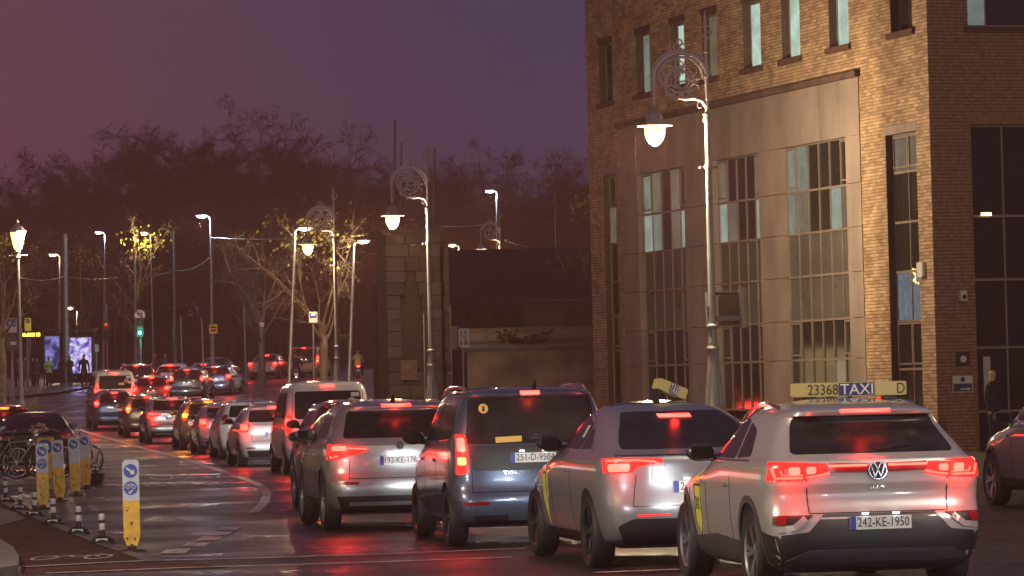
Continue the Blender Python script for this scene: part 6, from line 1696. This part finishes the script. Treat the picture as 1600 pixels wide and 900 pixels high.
# ================================================================ trees
M_BARK = mat('bare_bark', (.085, .045, .035), .9, var=.4, vscale=2); M_TWIG = mat('bare_twigs', (.13, .038, .030), .9, var=.35, vscale=.4)
M_BARKL = mat('pale_bark', (.20, .15, .10), .9, var=.4, vscale=3)
def tree_meshes(seed, H=20, spread=8.5, nl=12, n2=11, n3=12, n4=19, tw=.022, trunk_r=.42, fork=.22):
    r = random.Random(seed); T, W = MB(), MB()
    def rv(): return Vector((r.gauss(0, 1), r.gauss(0, 1), r.gauss(0, 1))).normalized()
    T.tube([(0, 0, -.4), (.05, 0, H * .1), (.1, .1, H * fork), (.05, .1, H * .45)], [trunk_r * 1.3, trunk_r, trunk_r * .85, trunk_r * .5], 9)
    def twig(p, d, l, w):
        q = p + d * l * .55 + rv() * l * .06; e = p + d * l + rv() * l * .12 + Vector((0, 0, l * .06)); n = d.cross(rv()).normalized() * w
        W.add([p - n, p + n, q + n * .6, q - n * .6, e], [(0, 1, 2, 3), (3, 2, 4)])
        return q, e
    for i in range(nl):
        a = 2 * math.pi * (i / nl) + r.uniform(-.35, .35); z0 = H * r.uniform(fork * .8, .48)
        up = r.uniform(.35, 1.0) if i else 1
        d = Vector((math.cos(a) * (1.05 - up * .75), math.sin(a) * (1.05 - up * .75), .35 + up * .75)).normalized()
        l = min(spread / max(.2, math.hypot(d.x, d.y)), (H - z0) / max(.2, d.z)) * r.uniform(.80, 1.0)
        P = [Vector((.05, .1, z0))]; dd = d.copy()
        for k in range(6):
            dd = (dd + rv() * .16 + Vector((0, 0, .03))).normalized(); P.append(P[-1] + dd * l / 6)
        T.tube(P, [trunk_r * .38 * (1 - k / 6.15) for k in range(7)], 6)
        for j in range(n2):
            t = .16 + .84 * ((j + r.random()) / n2) ** .8; k = min(5, int(t * 6)); b0 = P[k].lerp(P[k + 1], t * 6 - k)
            d2 = (d * .6 + rv() * .8 + Vector((0, 0, .15))).normalized(); l2 = l * r.uniform(.22, .42) * (1.1 - .4 * t)
            Q = [b0]; e2 = d2.copy()
            for m in range(4): e2 = (e2 + rv() * .2).normalized(); Q.append(Q[-1] + e2 * l2 / 4)
            T.tube(Q, [.034 * (1 - m / 4.6) for m in range(5)], 3, False)
            for m in range(n3):
                tt = r.uniform(.15, 1); k2 = min(3, int(tt * 4)); c0 = Q[k2].lerp(Q[k2 + 1], tt * 4 - k2)
                d3 = (d2 * .5 + rv()).normalized(); l3 = r.uniform(.7, 1.7) * spread / 8.5
                q, e = twig(c0, d3, l3, tw)
                for s_ in range(n4):
                    bq = c0.lerp(e, r.uniform(.2, 1)); twig(bq, (d3 * .6 + rv() * .9).normalized(), r.uniform(.35, .95) * spread / 8.5, tw * .62)
    return T, W
FAR = []
for sd in (1, 2, 3):
    T, W = tree_meshes(sd); FAR.append((T.mesh('trunk', M_BARK, fix=False), W.mesh('crown', M_TWIG, fix=False)))
trees = [(-20, 350, 300), (40, 345, 285), (95, 330, 255), (150, 335, 222), (215, 325, 212), (270, 345, 195), (330, 318, 172), (395, 322, 178), (450, 335, 200), (505, 325, 245), (560, 330, 250), (620, 322, 240), (690, 326, 232), (745, 334, 238), (800, 328, 250), (850, 330, 250), (905, 324, 240), (955, 335, 236),
         (60, 300, 360), (180, 295, 300), (250, 290, 285), (360, 292, 268), (430, 300, 280), (540, 296, 310), (660, 294, 300), (780, 300, 300), (880, 298, 290)]
names = ('far left', 'second from the left', 'third from the left')
for i, (px, D, py) in enumerate(trees):
    p = base(px + 6, D); h = at(px, py, D).z - p.z; k = h / 22.5
    lab = 'bare winter tree on the skyline, number %s counted from the left' % ('one two three four five six seven eight nine ten eleven twelve thirteen fourteen fifteen sixteen seventeen eighteen'.split()[i]) if i < 18 else 'shorter bare tree in the front row, number %s counted from the left' % ('one two three four five six seven eight nine'.split()[i - 18])
    t = thing('bare_tree', lab, 'tree', p, Rd(i * 71), 'bare trees on the skyline'); t.scale = (k * 1.15, k * 1.15, k)
    T, W = FAR[i % 3]; link('trunk', T, t); link('crown', W, t)
NUMW = 'one two three four five six seven eight nine ten eleven twelve thirteen fourteen fifteen sixteen seventeen eighteen nineteen twenty twenty-one twenty-two'.split()
BUSH = []
for sd in (7, 8):
    T, W = tree_meshes(sd, 9, 5.0, 12, 9, 10, 9, .045, .16, .06); BUSH.append((T.mesh('stems', M_BARK, fix=False), W.mesh('foliage', M_TWIG, fix=False)))
for i in range(22):
    px, D = -20 + i * 46 + (i * 37) % 19, 272 + (i * 13) % 17
    t = thing('thicket_tree', 'low bushy tree in the dark thicket below the skyline, number %s from the left' % NUMW[i], 'tree', base(px, D), Rd(i * 83), 'bushy trees below the skyline'); k = .9 + .1 * ((i * 7) % 5); t.scale = (k, k, k)
    link('stems', BUSH[i % 2][0], t); link('foliage', BUSH[i % 2][1], t)
def leafy(label, px, D, py_top, pyc, npx, seed, leaf_n=260, rad=1.5, name='street_tree', cxo=0, spread=4.5):
    p = base(px, D); h = at(px, py_top, D).z - p.z
    t = thing(name, label, 'tree', p, 0)
    T, W = tree_meshes(seed, h, spread, 7, 6, 7, 4, .016, .20, .34)
    T.build('trunk', M_BARKL, t, fix=False); W.build('crown', M_BARKL, t, fix=False)
    if leaf_n:
        r = random.Random(seed); b = MB(); c0 = at(px + cxo, pyc, D) - p
        for i in range(leaf_n):
            q = c0 + Vector((r.gauss(0, rad * .55), r.gauss(0, rad * .5), r.gauss(0, rad * .30))); n_ = Vector((r.gauss(0, 1), r.gauss(0, 1), r.gauss(0, 1))).normalized()
            u = n_.orthogonal().normalized() * .10; v_ = n_.cross(u).normalized() * .075; b.add([q - u, q + v_, q + u, q - v_], [(0, 1, 2, 3)])
        b.build('leaves', mat('yellow_leaves', (.42, .40, .05), .6, var=.4, vscale=6), t, fix=False)
leafy('slim street tree with lamp-lit yellow leaves near the green light', 212, 203, 348, 378, 30, 21, 120, 1.4, cxo=12, spread=2.6)
lamp_in = thing('tree_lamp', 'lamp head half hidden among the yellow leaves near the green light', 'street lamp', at(226, 366, 202.5), 0)
MB().ball((0, 0, 0), .2, .12, .07, 10, 6).build('lamp_glass', M_GLOBE, lamp_in, True); MB().ball((0, 0, .08), .26, .15, .08, 10, 6).build('lamp_housing', M_STEEL, lamp_in, True)
MB().tube([(.2, 0, .08), (.3, .25, .0), (.32, .3, -(at(226, 366, 202.5).z - gz(202.5)))], .05, 8).build('post', M_STEEL, lamp_in, True)
lamp('lamp_light', 'POINT', (1, .78, .35), 260, lamp_in, (-.2, -.5, -.1), .1)
leafy('bare spreading street tree left of the swan-neck lamp', 408, 198, 372, 0, 0, 33, 0, spread=5.5)
leafy('street tree with lamp-lit yellow leaves behind the third ornate lamp', 505, 170, 345, 372, 0, 35, 200, 1.9, cxo=-24, spread=5.0)
leafy('thin sapling beside the thick tramway pole', 130, 212, 372, 405, 0, 37, 60, 1.2, spread=2.4)
leafy('low branches with yellow leaves at the left edge', 2, 160, 362, 385, 0, 39, 120, 1.0, spread=2.6)
leafy('twiggy tree behind the left end of the brick building', 935, 140, 290, 325, 0, 41, 90, .9, spread=2.2)

# ================================================================ people
M_SKIN = mat('skin', (.42, .25, .18), .6); M_HAIR = mat('dark_hair', (.02, .015, .012), .7)
def person_mesh(coat, trousers, pose='stand', hair=None, arms=None):
    """skin-modifier body: feet at z=0, 1.72 m tall, facing -y (towards the camera)"""
    sit = pose == 'ride'
    J = {'pel': (0, 0, .95), 'wst': (0, .0, 1.10), 'chs': (0, .01, 1.32), 'nek': (0, .0, 1.47), 'hd0': (0, -.01, 1.55), 'hd1': (0, -.02, 1.66), 'hd2': (0, -.01, 1.73)}
    Rr = {'pel': .135, 'wst': .125, 'chs': .155, 'nek': .055, 'hd0': .072, 'hd1': .092, 'hd2': .06}
    E = [('pel', 'wst'), ('wst', 'chs'), ('chs', 'nek'), ('nek', 'hd0'), ('hd0', 'hd1'), ('hd1', 'hd2')]
    for s, n in ((-1, 'l'), (1, 'r')):
        if sit: leg = ((.13 * s, .0, .90), (.24 * s, .34, .72), (.22 * s, .06, .33), (.22 * s, .2, .27))
        else: leg = ((.10 * s, 0, .88), (.11 * s, -.02 + .02 * s, .49), (.12 * s, .02 - .03 * s, .09), (.13 * s, -.13, .04))
        for k, q, r in zip(('hip', 'kne', 'ank', 'toe'), leg, (.10, .072, .052, .042)): J[n + k] = q; Rr[n + k] = r
        sh_ = (.19 * s, .01, 1.39)
        if sit: arm = (sh_, (.33 * s, .22, 1.16), (.30 * s, .52, 1.05), (.27 * s, .60, 1.05))
        elif arms == 'phone': arm = (sh_, (.26 * s, .0, 1.13), (.12 * s, -.22, 1.22), (.09 * s, -.28, 1.27))
        else: arm = (sh_, (.25 * s, .03, 1.13), (.26 * s, -.03, .90), (.26 * s, -.06, .81))
        for k, q, r in zip(('sho', 'elb', 'wri', 'han'), arm, (.072, .055, .042, .036)): J[n + k] = q; Rr[n + k] = r
        E += [('pel', n + 'hip'), (n + 'hip', n + 'kne'), (n + 'kne', n + 'ank'), (n + 'ank', n + 'toe'), ('chs', n + 'sho'), (n + 'sho', n + 'elb'), (n + 'elb', n + 'wri'), (n + 'wri', n + 'han')]
    ks = list(J); me = bpy.data.meshes.new('body'); me.from_pydata([J[k] for k in ks], [(ks.index(a), ks.index(c)) for a, c in E], [])
    o = bpy.data.objects.new('p', me); COL.objects.link(o); md = o.modifiers.new('s', 'SKIN'); md.use_smooth_shade = True
    for i, k in enumerate(ks):
        sv = me.skin_vertices[0].data[i]; sv.radius = (Rr[k], Rr[k] * (.75 if k in ('pel', 'wst', 'chs') else 1)); sv.use_root = k == 'pel'
    sb = o.modifiers.new('u', 'SUBSURF'); sb.levels = 1; sb.render_levels = 1
    bpy.context.view_layer.update()
    r = bpy.data.meshes.new_from_object(o.evaluated_get(bpy.context.evaluated_depsgraph_get()))
    COL.objects.unlink(o); bpy.data.objects.remove(o)
    r.name = 'person'; r.materials.clear()
    for m in (coat, trousers, M_SKIN, hair or M_HAIR, M_BLACKP): r.materials.append(m)
    for f in r.polygons:
        c = f.center
        if c.z > 1.50: f.material_index = 3 if (c.z > 1.67 or c.y > .02) else 2
        elif not sit and abs(c.x) > .22 and c.z < .88: f.material_index = 2
        elif c.z < (.10 if not sit else .34): f.material_index = 4
        elif c.z < (.84 if not sit else .88) and (not sit or c.y < .45): f.material_index = 1
        else: f.material_index = 0
    return r
M_HIVIS = mat('hi_vis_jacket', (.40, .50, .16), .6, emit=(.6, .8, .3), es=.0); M_NAVYC = mat('navy_coat', (.02, .022, .035), .8); M_BLKC = mat('black_coat', (.012, .012, .013), .8); M_BROWNC = mat('brown_coat', (.09, .055, .045), .8); M_JEAN = mat('dark_jeans', (.025, .03, .05), .85); M_GREYC = mat('grey_coat', (.12, .11, .11), .8); M_BLOND = mat('blond_hair', (.40, .32, .20), .7); M_WINE = mat('wine_coat', (.12, .03, .035), .8)
def person(label, px, D, rz, coat, trou, h=1.72, arms=None, hair=None, dz=.12):
    p = base(px, D); p.z += dz
    o = link('person', person_mesh(coat, trou, 'stand', hair, arms), None, p, (0, 0, Rd(rz))); o.scale = (h / 1.75,) * 3
    return tag(o, label, 'person', 'people waiting at the shelter' if D > 150 else None)
person('person in a yellow-green hi-vis jacket waiting at the shelter', 77, 194.5, 30, M_HIVIS, M_BLKC, 1.75, 'phone')
person('person in dark clothes silhouetted before the purple panel', 132, 194, 0, M_BLKC, M_BLKC, 1.80)
person('person in brown coat just left of the purple panel', 110, 195, -40, M_BROWNC, M_JEAN, 1.74, 'phone')
person('dark-coated person between the two lit panels', 98, 196, 150, M_NAVYC, M_BLKC, 1.70)
person('person in navy coat left of the hi-vis jacket', 58, 194, 60, M_NAVYC, M_JEAN, 1.72)
person('person in black coat with pale shoes near the yellow display', 52, 196, -60, M_BLKC, M_JEAN, 1.68, 'phone')
person('person in grey coat standing by the lantern post', 40, 195, 20, M_GREYC, M_JEAN, 1.75)
person('person in brown coat at the left end of the waiting group', 28, 195, -20, M_BROWNC, M_BLKC, 1.70)
person('person in wine coat crossing beyond the green light', 243, 204, 90, M_WINE, M_BLKC, 1.72, None, None, 0)
person('person with a pale jacket crossing left of the tall dark pole', 259, 203, 70, M_GREYC, M_JEAN, 1.70, None, M_BLOND, 0)
person('blond person in dark coat at the entrance of the brick building', 1553, 76.0, 60, M_BLKC, M_BLKC, 1.80, None, M_BLOND)
# ---- motorcycles with riders
def motorcycle(label, px, D, rz, coat, lit):
    p = base(px, D); t = thing('motorcycle', label, 'motorcycle', p, Rd(rz), 'motorcycles')
    for y in (.0, 1.35):
        w = MB(); w.lathe([(.19, -.05), (.30, -.055), (.31, 0), (.30, .055), (.19, .05)], 20, (0, y, .31), 'x'); w.build('wheel', M_TYRE, t, True)
    b = MB(); b.ball((0, .62, .60), .16, .55, .22, 12, 8); b.ball((0, .95, .80), .17, .32, .16, 12, 8); b.build('body', P_DKGREY, t, True)
    MB().ball((0, .35, .84), .14, .45, .07, 10, 6).build('seat', M_BLACKP, t, True)
    MB().tube([(-.38, 1.0, 1.05), (0, 1.12, 1.0), (.38, 1.0, 1.05)], .02, 6).build('handlebar', M_STEEL, t, True)
    MB().tube([(0, 1.1, 1.0), (0, 1.35, .31)], .035, 6).build('fork', M_STEEL, t, True)
    MB().cbox((0, -.12, .80), .18, .08, .08).build('tail_light', M_BRAKE if lit else M_REDLENS, t); MB().cbox((0, -.2, .55), .2, .015, .16).build('number_plate', M_PLATE, t)
    if not lit: MB().ball((0, -.3, .42), .04, .03, .04, 8, 6).build('plate_lamp', M_PLATELAMP, t)
    r = link('person', person_mesh(coat, M_BLKC, 'ride', M_BLKC), None, p + Matrix.Rotation(Rd(rz), 3, 'Z') @ Vector((0, .18, -.03)), (0, 0, Rd(rz))); return t, r
t, r = motorcycle('dark motorcycle seen from behind above the white van', 463, 194, 4, M_BLKC, False); tag(r, 'rider in black on the motorcycle above the white van', 'person', 'motorcycle riders')
t, r = motorcycle('motorcycle with red lamp beside the third ornate lamp', 560, 198, 6, M_HIVIS, True); tag(r, 'rider in yellow hi-vis jacket beside the third ornate lamp', 'person', 'motorcycle riders')

# ================================================================ haze: added volume round everything, tinted red for the lamps' lens veil
hz = MB().box(-405, 405, -66, 905, -1.2, 34).build('haze', None); hz['kind'] = 'stuff'
hm = bpy.data.materials.new('red_veil_air'); hm.use_nodes = True; N, L_ = hm.node_tree.nodes, hm.node_tree.links; N.clear()
oo = N.new('ShaderNodeOutputMaterial'); pv = N.new('ShaderNodeVolumePrincipled'); pv.inputs['Color'].default_value = (.98, .50, .46, 1); pv.inputs['Density'].default_value = .0008; pv.inputs['Anisotropy'].default_value = .3
L_.new(pv.outputs[0], oo.inputs['Volume'])
hz.data.materials.clear(); hz.data.materials.append(hm)
